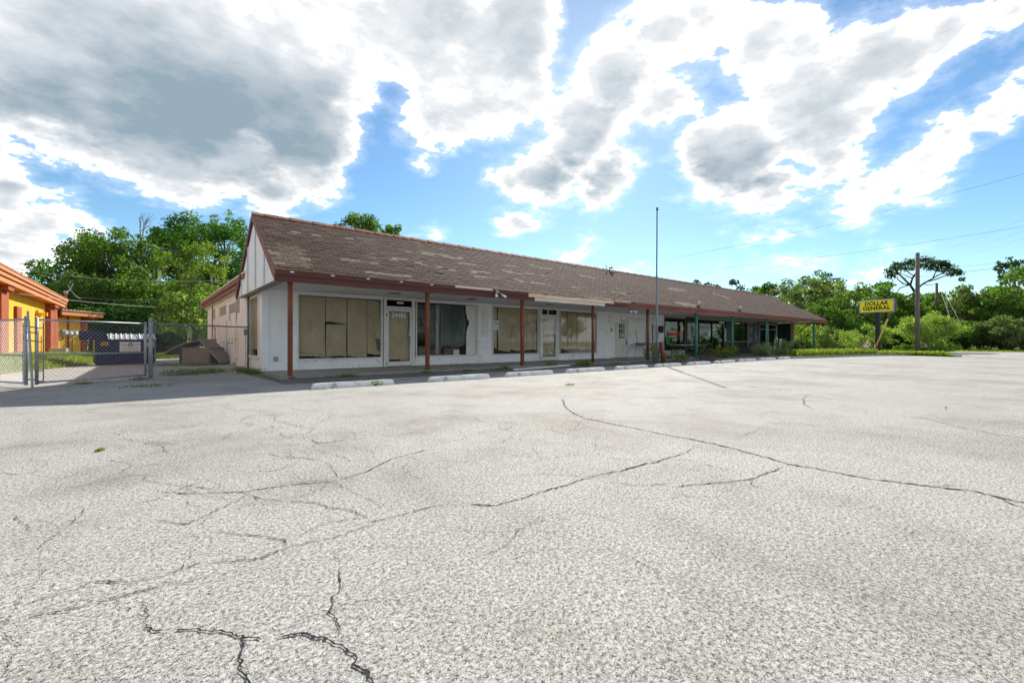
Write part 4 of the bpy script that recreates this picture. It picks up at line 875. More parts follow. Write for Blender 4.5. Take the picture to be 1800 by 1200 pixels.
# ---- restaurant front
fr = MB()
for x0, x1, z0, z1 in [(22.72, 25.2, 2.50, 2.66), (25.2, 25.42, .06, 2.66), (26.85, 27.05, .06, 2.66), (25.42, 26.85, 2.42, 2.66), (31.2, 31.9, .06, 2.66), (32.35, 32.5, .06, 2.66), (32.5, 34.7, 2.5, 2.66), (34.7, 34.95, .06, 2.66), (27.05, 31.2, 2.52, 2.66), (27.05, 31.2, .06, .40), (32.5, 34.7, .06, .45), (34.95, 41.0, .06, .45), (34.95, 41, 2.55, 2.66), (31.9, 32.35, .06, 2.66)]:
    fr.box(x0, x1, 3.0, 3.12, z0, z1)
fr.build('storefront_frame', 'bronze', B)
w = MB(); w.box(22.74, 25.2, 2.94, 2.985, 2.57, 2.63); w.box(26.9, 36.6, 2.93, 2.99, 2.57, 2.63); w.build('light_header', 'palewood', B)
w = MB(); w.box(22.74, 25.18, 3.30, 3.36, 2.18, 2.26); w.build('inner_rail', 'palewood', B)
box('fluorescent_fixture', 'stop', B, 21.4, 25.1, .1, .22, 2.585, 2.648)
WA = window(22.74, 25.2, .42, 2.50, m='bronze', glass='glassdark')
sub(box('curtain', 'greenwall', B, 22.8, 25.15, 3.9, 3.95, .3, 2.1), WA)
for body, z, wid, sz, bo in (('Pizza', 1.80, .62, .26, .004), ('MANOR', 1.47, 1.62, .34, .012), ('Pizza Pasta Subs', 1.21, 1.40, .13, .002)):
    o = sub(text('window_lettering', body, 'redglow', B, (24.0, 2.972, z), sz, bold=bo, depth=.003), WA); fit(o, wid, 24.0)
w = MB(); w.box(24.72, 24.84, 2.968, 2.972, 1.70, 2.02); w.box(24.93, 25.0, 2.968, 2.972, 1.72, 2.0); sub(w.build('window_sticker', 'signyellow', B), WA)
dd = MB(); dd.box(25.45, 25.56, 2.985, 3.03, .07, 2.40); dd.box(26.7, 26.82, 2.985, 3.03, .07, 2.40); dd.box(25.56, 26.7, 2.985, 3.03, 2.27, 2.40); dd.box(25.56, 26.7, 2.985, 3.03, .07, .30)
RD = dd.build('door', 'black', B); sub(MB().box(25.56, 26.7, 3.0, 3.006, .3, 2.27).build('pane', 'glassdark', B), RD)
sub(text('door_lettering', 'O', 'cream', B, (25.83, 2.985, 1.46), .30, bold=.01, depth=.002), RD)
w = MB(); [w.box(26.08+random.uniform(-.03, .03), 26.3+random.uniform(-.05, .08), 2.994, 2.998, z, z+.05) for z in (.55, .68, .82, .95, 1.08, 1.2, 1.75)]; w.box(25.75, 25.98, 2.994, 2.998, 1.20, 1.27); sub(w.build('door_sticker', 'sticker', B), RD)
w = MB(); w.prism([(26.2, 2.992, 2.02), (26.6, 2.992, 1.7), (26.2, 2.992, 1.36), (25.95, 2.992, 1.7)][::-1], (0, .004, 0)); w2 = sub(w.build('door_emblem', 'rust', B), RD)
sub(MB().box(26.12, 26.26, 2.986, 2.990, 1.5, 2.08).build('emblem_print', 'tape', B), RD)
WB = window(27.08, 31.18, .40, 2.50, m='bronze', glass='glassdark', mull=(29.0,), bars=(2.0,))
w = MB(); w.box(28.45, 31.1, 3.16, 3.20, 1.05, 1.92); sub(w.build('menu_board', 'slate', B), WB)
w = MB(); [w.box(x + random.uniform(0, .05), x + random.uniform(.25, .5), 3.150, 3.158, z, z+.018) for x in (28.6, 29.25, 29.9, 30.5) for z in np.arange(1.12, 1.88, .075)]
for x in (29.15, 29.82, 30.45): w.box(x, x+.015, 3.150, 3.158, 1.08, 1.9)
sub(w.build('menu_writing', 'chalk', B), WB)
w = MB(); w.box(30.78, 30.84, 2.95, 2.979, 1.0, 2.5); w.box(30.88, 31.12, 2.95, 2.979, 1.0, 2.0); sub(w.build('white_mullion', 'clock', B), WB)
w = MB(); w.prism([(27.2, 3.14, 1.0), (27.42, 3.14, 1.0), (27.5, 3.14, 1.5), (27.75, 3.14, 1.72), (27.4, 3.14, 1.82), (27.2, 3.14, 1.6)][::-1], (0, .01, 0)); sub(w.build('white_cutout', 'milky', B), WB)
WC = window(32.52, 34.7, .45, 2.50, m='bronze', glass='glassdark', bars=(2.05,))
sub(box('curtain', 'greenwall', B, 32.6, 34.6, 4.6, 4.65, .3, 2.3), WC)
bd = MB(); bd.box(34.98, 37.06, 2.95, 2.995, .60, 2.54); BD = bd.build('menu_board', 'slate', B)
f = MB(); f.box(34.9, 34.98, 2.93, 2.998, .55, 2.56); f.box(37.06, 37.14, 2.93, 2.998, .55, 2.56); f.box(34.98, 37.06, 2.93, 2.998, .55, .60); f.box(34.98, 37.06, 2.94, 2.949, .98, 1.0); sub(f.build('frame', 'milky', B), BD)
w = MB(); [w.box(x + random.uniform(0, .1), x + random.uniform(.4, .8), 2.944, 2.949, z, z+.02) for x in (35.1, 36.1) for z in np.arange(1.08, 2.46, .085) if random.random() < .8]; sub(w.build('menu_writing', 'chalk', B), BD)
WD = window(37.16, 40.9, .50, 2.52, m='whitetrim', glass='glassdark', mull=(39.05,), bars=(2.04,))
sub(box('poster', 'clock', B, 39.45, 40.75, 3.10, 3.12, 1.05, 1.98), WD); sub(text('poster_emblem', '2', 'ink', B, (40.15, 3.095, 1.55), .7, bold=.02, depth=.002, rot=(90, -25, 0)), WD)
sub(box('poster', 'slate', B, 37.3, 38.9, 3.10, 3.12, 1.0, 1.98), WD)
w = MB(); w.box(22.78, 23.2, 2.70, 2.90, .78, 1.32); GB = w.build('wall_planter_box', 'greenbox', B, bevel=.01); sub(MB().box(22.82, 23.16, 2.692, 2.698, .84, 1.22).build('box_front', 'greenwall', B), GB)
# dark lattice enclosure round the corner
w = MB()
for i in range(12): w.box(40.88, 40.92, 1.62 + i*.115, 1.66 + i*.115, .06, 2.6)
for z in (.3, 1.05, 1.8, 2.55): w.box(40.86, 40.88, 1.6, 2.98, z, z+.05)
w.build('side_lattice', 'bronze', B)
box('lattice_panel', 'slate', B, 40.93, 40.96, 1.9, 2.98, .1, 2.6)
# lamps on the fascia and roof edge
def floodlamp(x, y, z, label):
    t = thing('flood_lamp', label, 'lamp', (x, y, z)); MB().box(x-.06, x+.06, y-.02, y+.03, z-.02, z+.1).build('base_plate', 'galv', t)
    for s_ in (-1, 1):
        MB().tube([(x, y-.02, z+.02), (x+s_*.10, y-.09, z-.02), (x+s_*.13, y-.12, z-.05)], .018, 6).build('arm', 'galv', t)
        MB().tube([(x+s_*.12, y-.10, z-.04), (x+s_*.17, y-.18, z-.10), (x+s_*.20, y-.24, z-.15)], [.022, .038, .05], 8).build('lamp_head', 'stop', t, smooth=True)
    return t
floodlamp(6.72, -.29, 2.72, 'broken twin flood lamp on the dark brown fascia beside the bare wood')
floodlamp(14.9, -.02, 2.52, 'twin flood lamp under the eave by the little panelled door')
def ventcap(x, s, label):
    b = Vector(rp(x, s, .02)); t = thing('roof_lamp', label, 'lamp', b); MB().box(b.x-.12, b.x+.12, b.y-.1, b.y+.1, b.z-.03, b.z+.03).build('base_plate', 'black', t)
    MB().tube([b, b + Vector((-.05, -.08, .16)), b + Vector((-.16, -.20, .20))], [.03, .045, .06], 8).build('lamp_head', 'stop', t, smooth=True); return t
ventcap(21.2, .22, 'small white flood lamp on the roof edge, above the first green post')
ventcap(26.4, .22, 'small white flood lamp on the roof edge, above the second green post')
t = thing('roof_antenna', 'small black antenna bracket on the ridge, left of the flagpole', 'antenna', (17.0, 2.95, 5.0))
MB().tube([(16.9, 2.95, 5.0), (16.9, 2.95, 5.15), (16.75, 2.95, 5.2)], .02, 5).tube([(17.1, 2.95, 5.02), (17.2, 2.95, 5.15), (17.5, 2.95, 5.13)], .022, 5).build('bracket', 'black', t)
MB().tube([(17.15, 2.95, 5.13), (17.3, 2.95, 5.19)], .06, 6).build('antenna_head', 'black', t)
# ------------------------------------------------------------ wheel stops
def wheel_stop(label, x):
    L = 1.82; t = thing('wheel_stop', label, 'wheel stop', (x, -3.05, 0), 'white wheel stops along the shop front')
    prof = [(-.085, 0), (-.082, .055), (-.052, .118), (.052, .118), (.082, .055), (.085, 0)]
    mb = MB(); n = 9; rings = []
    for i in range(n+1):
        f = i/n; e = .03 if i in (0, n) else 0
        rings.append([(x + L*f + (e if i == 0 else -e if i == n else 0)*(b/.118), -3.05 + a*(1 - e*2) + random.gauss(0, .002), b*(1-e*2) + random.gauss(0, .0022)) for a, b in prof])
    vs = [v for r_ in rings for v in r_]; k = len(prof)
    mb.add(vs, [(i*k+j, i*k+j+1, (i+1)*k+j+1, (i+1)*k+j) for i in range(n) for j in range(k-1)] + [tuple(range(k))[::-1], tuple(range(n*k, n*k+k))])
    mb.build('block', 'stop', t)
    pn = MB(); [pn.tube([(x+q_, -3.05, .115), (x+q_, -3.05, .124)], .014, 8) for q_ in (.35, 1.47)]; pn.build('steel_pin', 'rust', t)
    return t
LB = ['white wheel stop nearest the alley, in front of the first brown post', 'white wheel stop in front of the dark plastic window, by the second brown post', 'white wheel stop in front of the third brown post beside the lying white board',
      'white wheel stop in front of the fourth brown post', 'white wheel stop in front of the stacked tables', 'white wheel stop beside the foot of the flagpole and leaning pipe', 'white wheel stop in front of the first green post',
      'white wheel stop between the first and second green posts', 'white wheel stop in front of the second green post', 'white wheel stop in front of the grey-green shrub between green posts', 'white wheel stop at the start of the concrete curb']
for i in range(11):
    x = -.28 + 2.475*i + (0, .28, .26, .25, .30, .27, .2, .1, .1, .1, .1)[i]; t = wheel_stop(LB[i], x); t.rotation_euler = (0, 0, R((1.2, -.5, .6, 0, -.4, .8, 0, -.6, .5, 0, -1)[i]))
# ------------------------------------------------------------ small things on the walk
t = thing('loose_board', 'long white board lying along the walkway edge by the third brown post', 'board', (6.9, -1.08, 0))
MB().prism([(6.88, -1.10, .006), (10.42, -.36, .006), (10.42, -.27, .006), (6.87, -1.0, .006)], (0, 0, .05)).build('board', 'palewood' if False else 'stop', t)
t = thing('flagpole', 'tall thin grey flagpole rising above the shingle roof', 'pole', (15.3, -1.22, 0))
MB().tube([(15.3, -1.22, -.05), (15.32, -1.22, 2), (15.33, -1.2, 4.0)], .048, 10, r2=.045).build('lower_pole', 'alu', t, smooth=True)
MB().tube([(15.33, -1.2, 3.95), (15.36, -1.2, 7.1)], .030, 8, r2=.026).build('upper_pole', 'black', t, smooth=True)
MB().tube([(15.36, -1.2, 7.08), (15.36, -1.2, 7.2)], .045, 8).tube([(15.36, -1.2, 7.13), (15.44, -1.22, 7.10)], .02, 5).build('truck_pulley', 'black', t)
MB().tube([(15.33, -1.2, 3.9), (15.33, -1.2, 4.02)], .055, 10).build('collar', 'alu', t)
t = thing('leaning_bollard', 'short red-brown pipe bollard leaning beside the flagpole', 'bollard', (15.75, -1.25, 0))
MB().tube([(15.80, -1.27, -.05), (15.62, -1.22, .98)], .085, 12).build('pipe', 'post', t, smooth=True); MB().tube([(15.622, -1.22, .97), (15.618, -1.219, .992)], .078, 12).build('cap', 'rust', t)
def cafe_table(label, x, y, L=1.1, W_=.7, h=.74, top='palewood', leg='black', cat='table', group=None):
    t = thing('table', label, cat, (x, y, .06), group)
    MB().box(x-L/2, x+L/2, y-W_/2, y+W_/2, .06+h-.035, .06+h).build('tabletop', top, t, bevel=.005)
    for sx in (-1, 1):
        for sy in (-1, 1):
            MB().tube([(x+sx*(L/2-.08), y+sy*(W_/2-.07), .06+h-.035), (x+sx*(L/2-.05), y+sy*(W_/2-.04), .06)], .019, 6).build('leg', leg, t)
    w = MB(); w.box(x-L/2+.06, x+L/2-.06, y-W_/2+.06, y-W_/2+.08, .06+h-.09, .06+h-.036); w.box(x-L/2+.06, x+L/2-.06, y+W_/2-.08, y+W_/2-.06, .06+h-.09, .06+h-.036); w.build('apron', leg, t)
    return t
# stacked tables by the panelled door: one upright, one upside down on it
t = cafe_table('grey folding table carrying an upside-down table, by the little panelled door', 20.15, 2.55, 1.5, .75, .80, 'oldwood', 'galv')
x, y, zb = 20.2, 2.55, .862
t = thing('table', 'grey table upside down on another table, its legs in the air', 'table', (x, y, zb)); MB().box(x-.75, x+.75, y-.37, y+.37, zb, zb+.05).build('tabletop', 'oldwood', t, bevel=.004)
for sx in (-1, 1):
    for sy in (-1, 1): MB().tube([(x+sx*.62, y+sy*.28, zb+.05), (x+sx*.68, y+sy*.30, zb+.42), (x+sx*.72, y+sy*.33, zb+.78)], .024, 6).build('leg', 'galv', t)
def chair(label, x, y, rz, group=None, m='black'):
    t = thing('patio_chair', label, 'chair', (0, 0, 0), group)
    MB().box(-.22, .22, -.21, .21, .43, .455).build('seat', m, t, bevel=.006)
    for sx in (-1, 1):
        MB().tube([(sx*.2, -.19, .43), (sx*.215, -.22, 0)], .014, 6).build('leg', m, t)
        MB().tube([(sx*.2, .19, .43), (sx*.215, .24, 0)], .014, 6).build('leg', m, t)
    w = MB(); w.tube([(-.2, .2, .44), (-.21, .27, .92), (.21, .27, .92), (.2, .2, .44)], .014, 6); w.build('back_frame', m, t)
    w = MB(); [w.tube([(q_, .215, .55), (q_, .265, .91)], .009, 5) for q_ in (-.14, -.07, 0, .07, .14)]; w.tube([(-.2, .215, .55), (.2, .215, .55)], .009, 5); w.build('back_bar', m, t)
    t.location = (x, y, .06); t.rotation_euler = (0, 0, rz); return t
chair('black chair tucked behind the stacked tables, next to the black sign box', 21.45, 2.6, 2.9)
tb = cafe_table('pale-topped patio table under the window with red lettering', 22.6, 1.7, 1.5, .75)
cafe_table('pale-topped patio table before the glass door of the restaurant', 24.5, 1.75, 1.2, .7)
cafe_table('dark patio table behind the black railing, between first and second green posts', 28.1, 1.7, 1.2, .7, top='black')
cafe_table('dark patio table behind the second green post', 33.2, 1.7, 1.3, .75, top='oldwood')
ch = chair('black metal chair left of the table under the red window lettering', 21.75, 1.55, 1.4, 'black metal patio chairs in front of the restaurant')
for x, y, rz, lb in [(22.35, .95, .1, 'black metal chair on the lot side of the table under the red lettering'), (23.2, .98, -.15, 'black metal chair between the two pale-topped patio tables, lot side'), (23.5, 2.45, 3.0, 'black metal chair against the glass under the red lettering'),
                     (24.5, 1.0, .2, 'black metal chair in front of the restaurant door table'), (25.3, 2.2, 2.6, 'black metal chair at the restaurant door frame'), (27.4, 1.0, .1, 'black metal chair just right of the first green post'), (28.6, 1.0, -.2, 'black metal chair facing the menu board window'),
                     (29.6, 1.6, -1.4, 'black metal chair right of the dark table behind the railing'), (32.4, 1.0, .15, 'black metal chair right behind the second green post'), (34.1, 1.1, -.3, 'black metal chair left of the slate menu board'), (37.9, 1.4, .2, 'black metal chair under the window with a teal poster')]:
    copy_thing(ch, (x, y, .06), rz, lb)
def railing(label, x0, x1, y, h=.95):
    t = thing('railing', label, 'railing', (x0, y, .06)); w = MB(); w.box(x0, x1, y-.02, y+.02, .06+h-.03, .06+h); t_ = w.build('top_rail', 'alu', t)
    box('bottom_rail', 'black', t, x0, x1, y-.015, y+.015, .14, .17)
    n = int((x1-x0)/.15); proto = None
    for i in range(n+1):
        xx = x0 + (x1-x0)*i/n
        if proto is None: proto = MB().tube([(xx, y, .17), (xx, y, .06+h-.03)], .010, 5).build('picket', 'black', t)
        else:
            o = proto.copy(); COL.objects.link(o); o.location = (xx-x0, 0, 0)
    for xx in (x0, x1): box('rail_post', 'black', t, xx-.025, xx+.025, y-.025, y+.025, .06, .06+h)
    return t
railing('black picket railing between the first and second green posts', 26.1, 30.6, .75)
railing('black picket railing between the third green post and the dark lattice', 35.0, 40.6, .9)
t = thing('parcel_stand', 'pale slim stand with pinkish sign panels by the third green post', 'stand', (34.6, .45, .06))
MB().box(34.45, 34.75, .42, .48, .5, 1.2).build('sign_panel', 'pinkwall', t); MB().tube([(34.6, .45, .06), (34.6, .45, .55)], .03, 8).build('leg', 'black', t)
t = thing('planter_edge', 'dark timber planter edging along the restaurant walkway', 'edging', (20.6, -.5, 0))
for a, b in [(20.7, 24.0), (24.05, 27.3), (27.35, 30.6), (30.65, 33.9), (35.2, 38.6)]: box('edging_timber', 'darkwood', t, a, b, -.52, -.40, 0, .15)
# shrubs in front of the restaurant
bush('flowering_shrub', 'green weedy shrub with a few pink stalks between the last brown post and flagpole', 'shrub', 15.95, -.55, .55, .95, 'shrubleaf', .08, 24, 900, flowers=None)
bush('low_shrub', 'low sprawling green shrub right of the leaning brown pipe', 'shrub', 17.6, -.9, .95, .62, 'shrubleaf', .075, 30, 900)
bush('flowering_shrub', 'dark green shrub with yellow flowers right of the first green post', 'shrub', 23.3, -.6, .8, .85, 'shrubleaf', .08, 26, 700, flowers='flower')
bush('upright_shrub', 'leafy upright shrub against the railing beside the first green post', 'shrub', 23.0, .35, .6, 1.1, 'shrubleaf', .09, 22, 600)
bush('grey_shrub', 'grey-green bushy shrub with pink blooms left of the third green post', 'shrub', 28.6, -.75, 1.05, 1.0, 'sage', .09, 34, 600, flowers='pink')
bush('grey_shrub', 'rounded silvery shrub right of the third green post', 'shrub', 31.7, -.75, .85, 1.25, 'sage', .09, 32, 600)
bush('dark_shrub', 'dark green shrub at the corner beyond the dark lattice', 'shrub', 35.2, -.6, 1.1, 1.15, 'darkleaf', .10, 30, 500)
# ------------------------------------------------------------ weeds (each tuft a thing; copies share meshes)
def tuft(label, x, y, w, h, n, cat='weed', name='weed_tuft', group='weed tufts growing from cracks and edges'):
    t = thing(name, label, cat, (x, y, 0), group); p = np.column_stack([rng.normal(x, w*.5, n), rng.normal(y, w*.33, n)])
    v, q, tn = blades(p, 0., h, .009, .1, 1., .55); npmesh('blade', v, q, 'weed', t, tn, 'stuff', True)
    c = np.column_stack([rng.normal(x, w*.45, n//2), rng.normal(y, w*.3, n//2), rng.uniform(.01, h*.7, n//2)]); v, q, tn = leaf_cards(c, .055, rng.uniform(.1, .9, n//2), .6)
    npmesh('leaves', v, q, 'weed', t, tn, 'stuff'); return t
TF = [(-2.1, 3.75, .75, .22, 260, 'long weed patch across the alley entrance behind the chain-link panel'), (-1.35, 4.3, .45, .2, 160, 'weed clump just inside the chain-link panel, alley side'), (-.4, 3.1, .38, .2, 170, 'weed clump at the left corner of the white building'), (-.45, 5.0, .3, .16, 80, 'weeds at the foot of the fence post on the side wall'),
      (-1.3, 9.5, .7, .18, 200, 'weeds in front of the broken wooden hutch'), (-.5, 10.9, .55, .30, 200, 'weeds where the fallen plank meets the side wall'), (-2.3, 10.2, .6, .12, 120, 'weeds between the hutch and the dumpster'), (-3.1, 2.2, .22, .09, 50, 'small weeds at the gate post'),
      (1.4, -.32, .28, .12, 110, 'weed clump at the walkway edge between the first and second brown posts'), (3.9, -.3, .25, .09, 80, 'small weeds at the foot of the second brown post'), (5.3, -.5, .3, .10, 90, 'weeds on the gravel right of the second brown post'), (6.4, -.6, .4, .08, 90, 'low weeds behind the second wheel stop'),
      (7.0, -.35, .25, .14, 90, 'weed clump left of the third brown post'), (9.4, -.25, .3, .2, 130, 'weed clump behind the lying white board'), (11.0, -.62, .38, .30, 240, 'dense dark weed clump left of the fourth brown post'), (13.3, -.4, .5, .06, 90, 'flat weeds right of the fourth brown post'),
      (15.4, .7, .9, .10, 260, 'mat of weeds before the little panelled door'), (-3.0, -.15, .55, .05, 80, 'thin flat weeds in the shaded asphalt before the gate'), (1.1, -3.1, .16, .12, 60, 'yellow weeds growing under the nearest wheel stop'), (4.5, -5.9, .13, .035, 24, 'small yellow weed patch in the open asphalt'),
      (-3.3, -7.4, .035, .025, 8, 'tiny weed in the asphalt crack at far left'), (-4.1, 1.55, .2, .06, 50, 'sparse weeds under the swinging gate')]
for x, y, w_, h_, n_, lb in TF: tuft(lb, x, y, w_, h_, n_)
t = thing('dry_stalk', 'dry branching weed stalk behind the nearest wheel stop', 'weed', (1.0, -2.6, 0)); w = MB()
for dx, dy, h_ in [(-.25, .1, .45), (-.1, .05, .5), (.25, .1, .42), (.05, 0, .36)]: w.tube([(1.0, -2.6, 0), (1.0+dx*.5, -2.6+dy, h_*.6), (1.0+dx, -2.6+dy, h_)], .006, 4, r2=.003)
w.build('stalk', 'deadwood', t)
# ------------------------------------------------------------ chain-link fence and gates
def mesh_net(parent, p0, p1, z0, z1, pitch=.095, r=.0023):
    p0, p1 = Vector((*p0, 0)), Vector((*p1, 0)); L = (p1-p0).length; u = (p1-p0)/L; H = z1-z0; mb = MB(); nrm = Vector((-u.y, u.x, 0))
    def P(a, z, s): return p0 + u*a + Vector((0, 0, z)) + nrm*s
    n = int((L+H)/pitch)+1
    for i in range(n):
        a = -H + i*pitch
        for sg in (1, -1):
            q0, q1 = (a, z0), (a+H, z1)
            lo, hi = max(0, q0[0]), min(L, q1[0])
            if hi-lo < .02: continue
            za, zb = z0 + (lo-a), z0 + (hi-a)
            if sg == -1: za, zb = z1-(lo-a), z1-(hi-a)
            mb.tube([P(lo, za, .003*sg), P(hi, zb, .003*sg)], r, 3, cap=False)
    return mb.build('chain_link_mesh', 'wire', parent, kind='stuff')
def rail(name, parent, a, b, r, m='galv'): return MB().tube([a, b], r, 10).build(name, m, parent, smooth=True)
G0, G1 = (-4.83, 1.29), (-2.98, 2.76)
g = thing('chain_link_gate', 'closed chain-link gate leaf in front of the navy dumpster', 'gate', (*G1, 0))
for P_, nm in ((G0, 'gate_post'), (G1, 'gate_post')): rail(nm, g, (*P_, .05), (*P_, 1.53), .032)
for z, nm in ((1.48, 'top_rail'), (.70, 'middle_rail'), (.09, 'bottom_rail')): rail(nm, g, (*G0, z), (*G1, z), .021)
mesh_net(g, G0, G1, .09, 1.48)
w = MB(); u_ = Vector((G1[0]-G0[0], G1[1]-G0[1], 0)).normalized(); a_ = Vector((*G0, 0)) + u_*.12; w.tube([a_ + Vector((0, 0, .09)), a_ + Vector((0, 0, 1.42))], .012, 6); [w.tube([Vector((*G0, z)), a_ + Vector((0, 0, z))], .012, 6) for z in (.12, .35, .62, 1.0, 1.3)]; w.build('tension_bar', 'alu', g)
w = MB(); [w.tube([(*G1, z), (G1[0]+.11, G1[1]+.07, z)], .022, 6) for z in (.2, 1.35)]; w.build('hinge', 'galv', g)
H0, H1 = (-4.99, 1.30), (-6.15, 3.4)
g = thing('chain_link_gate', 'chain-link gate leaf at the left edge, in front of the orange building', 'gate', (*H0, 0))
for P_ in (H0, H1): rail('gate_post', g, (*P_, .05), (*P_, 1.55), .032)
for z, nm in ((1.48, 'top_rail'), (.70, 'middle_rail'), (.09, 'bottom_rail')): rail(nm, g, (*H0, z), (*H1, z), .021)
mesh_net(g, H0, H1, .09, 1.48)
w = MB(); u_ = Vector((H1[0]-H0[0], H1[1]-H0[1], 0)).normalized(); a_ = Vector((*H0, 0)) + u_*.12; w.tube([a_ + Vector((0, 0, .09)), a_ + Vector((0, 0, 1.42))], .012, 6); [w.tube([Vector((*H0, z)), a_ + Vector((0, 0, z))], .012, 6) for z in (.2, .5, .8, 1.1, 1.35)]; w.build('tension_bar', 'alu', g)
t = thing('gate_drop_rod', 'tall leaning dark drop rod between the two gate leaves', 'gate rod', (-4.9, 1.27, 0))
MB().tube([(-4.885, 1.22, 0), (-4.955, 1.24, 1.66)], .022, 8).build('rod', 'galv', t); w = MB()
for z in (.15, 1.0, 1.18, 1.3): w.tube([(-4.99, 1.27, z+.03), (-4.80, 1.26, z)], .016, 6)
w.build('latch_bar', 'alu', t)
F0, F1 = (-2.87, 2.85), (-.17, 5.22)
f = thing('chain_link_fence', 'chain-link fence panel between the gate post and the white side wall', 'fence', (*F0, 0))
rail('gate_post', f, (*F0, -.05), (*F0, 1.56), .05); MB().tube([(*F0, 1.56), (*F0, 1.60), (*F0, 1.63)], [.055, .05, .015], 10).build('post_cap', 'galv', f, smooth=True)
rail('end_post', f, (*F1, -.05), (*F1, 2.6), .036, 'alu'); rail('top_rail', f, (*F0, 1.50), (*F1, 1.50), .021, 'alu'); rail('bottom_wire', f, (*F0, .06), (*F1, .06), .006)
mesh_net(f, F0, F1, .06, 1.50)
u_ = Vector((F1[0]-F0[0], F1[1]-F0[1], 0)).normalized(); w = MB()
for P_, sg in ((F0, 1), (F1, -1)):
    a_ = Vector((*P_, 0)) + u_*.13*sg; w.tube([a_ + Vector((0, 0, .06)), a_ + Vector((0, 0, 1.48))], .010, 6); [w.tube([Vector((*P_, z)), a_ + Vector((0, 0, z))], .011, 6) for z in (.2, .6, 1.0, 1.4)]
w.build('tension_bar', 'galv', f); a_ = Vector((*F1, 1.3)) - u_*.10; MB().box(a_.x-.06, a_.x+.06, a_.y-.05, a_.y+.05, 1.22, 1.42).build('lock_box', 'alu', f)
# ------------------------------------------------------------ dumpster
DA, DB = Vector((-4.62, 12.55, 0)), Vector((-2.62, 12.78, 0)); du = (DB-DA).normalized(); dn = Vector((-du.y, du.x, 0)); Ld = (DB-DA).length
t = thing('dumpster', 'navy blue dumpster with ribbed grey lids and a white sign panel', 'dumpster', DA)
DT = Matrix(((du.x, dn.x, 0, DA.x), (du.y, dn.y, 0, DA.y), (0, 0, 1, 0), (0, 0, 0, 1)))
def dbox(name, m, x0, x1, y0, y1, z0, z1, **k): return MB().box(x0, x1, y0, y1, z0, z1, T=DT).build(name, m, t, **k)
w = MB(); w.add([DT @ Vector(v) for v in [(0, 0, .08), (Ld, 0, .08), (Ld, 1.2, .08), (0, 1.2, .08), (0, -.03, 1.08), (Ld, -.03, 1.08), (Ld, 1.2, 1.28), (0, 1.2, 1.28)]], [(3, 2, 1, 0), (0, 1, 5, 4), (1, 2, 6, 5), (2, 3, 7, 6), (3, 0, 4, 7)])
w.build('bin', 'navy', t); dbox('rim', 'navy', -.03, Ld+.03, -.07, -.02, 1.03, 1.09); dbox('floor_skid', 'black', .05, Ld-.05, .1, 1.1, .0, .08)
for x in (.0, Ld-.07): dbox('corner_rib', 'navy', x, x+.07, -.05, -.005, .1, 1.03)
dbox('fork_pocket', 'navy', Ld+.002, Ld+.10, .2, 1.0, .62, .82, label='bright blue side pocket'); dbox('middle_rib', 'navy', .0, Ld, -.045, -.01, .50, .56)
def ribbed_lid(x0, x1):
    w = MB(); n = 8
    def arc(f): a = math.pi*.5*f; return (-.06 + 1.26*(f), 1.09 + .24*math.sin(a))
    vs = []
    for i in range(n+1):
        y_, z_ = arc(i/n); vs += [DT @ Vector((x0, y_, z_)), DT @ Vector((x1, y_, z_))]
    w.add(vs, [(2*i, 2*i+1, 2*i+3, 2*i+2) for i in range(n)]); lid = w.build('lid', 'lid', t, smooth=True)
    x = x0 + .06
    while x < x1-.04:
        w = MB(); w.tube([DT @ Vector((x + .10*i/n, *[c + .012 for c in arc(i/n)])) for i in range(n+1)], .026, 5); r_ = w.build('lid_rib', 'stop', t, smooth=True); r_.parent = lid; x += .17
ribbed_lid(.42, 1.36); ribbed_lid(1.39, Ld+.02)
w = MB(); w.box(-.46, .30, .55, .62, 1.06, 1.44, T=DT); w.build('open_lid', 'navy', t, label='dark lid flap standing open')
dbox('white_sign', 'sticker', .78, 1.48, -.043, -.037, .56, .98); dbox('sign_line', 'black', .78, 1.48, -.049, -.0445, .855, .87)
w = MB(); w.tube([DT @ Vector((1.13 + .07*math.cos(a), -.05, .87 + .07*math.sin(a))) for a in np.linspace(.5, 5.8, 12)], .014, 5); w.tube([DT @ Vector((1.13, -.05, .87)), DT @ Vector((1.22, -.05, .87))], .014, 5); w.build('sign_emblem', 'black', t)
w = MB(); [w.box(.86, 1.40-.05*(i % 2), -.049, -.0445, z, z+.014, T=DT) for i, z in enumerate((.60, .66, .72, .78))]; w.build('sign_print', 'signgrey', t)
dbox('yellow_sticker', 'yellow', .19, .42, -.043, -.037, .84, .97); w = MB(); w.box(.22, .39, -.049, -.0445, .885, .93, T=DT); w.build('sticker_print', 'ink', t)
dbox('warning_sticker', 'sticker', 1.60, 1.95, -.043, -.037, .76, .97); w = MB(); [w.box(1.63, 1.92, -.049, -.0445, z, z+.035, T=DT) for z in (.79, .91)]; w.build('warning_print', 'redpaint', t); dbox('warning_line', 'black', 1.60, 1.95, -.049, -.0445, .855, .87)
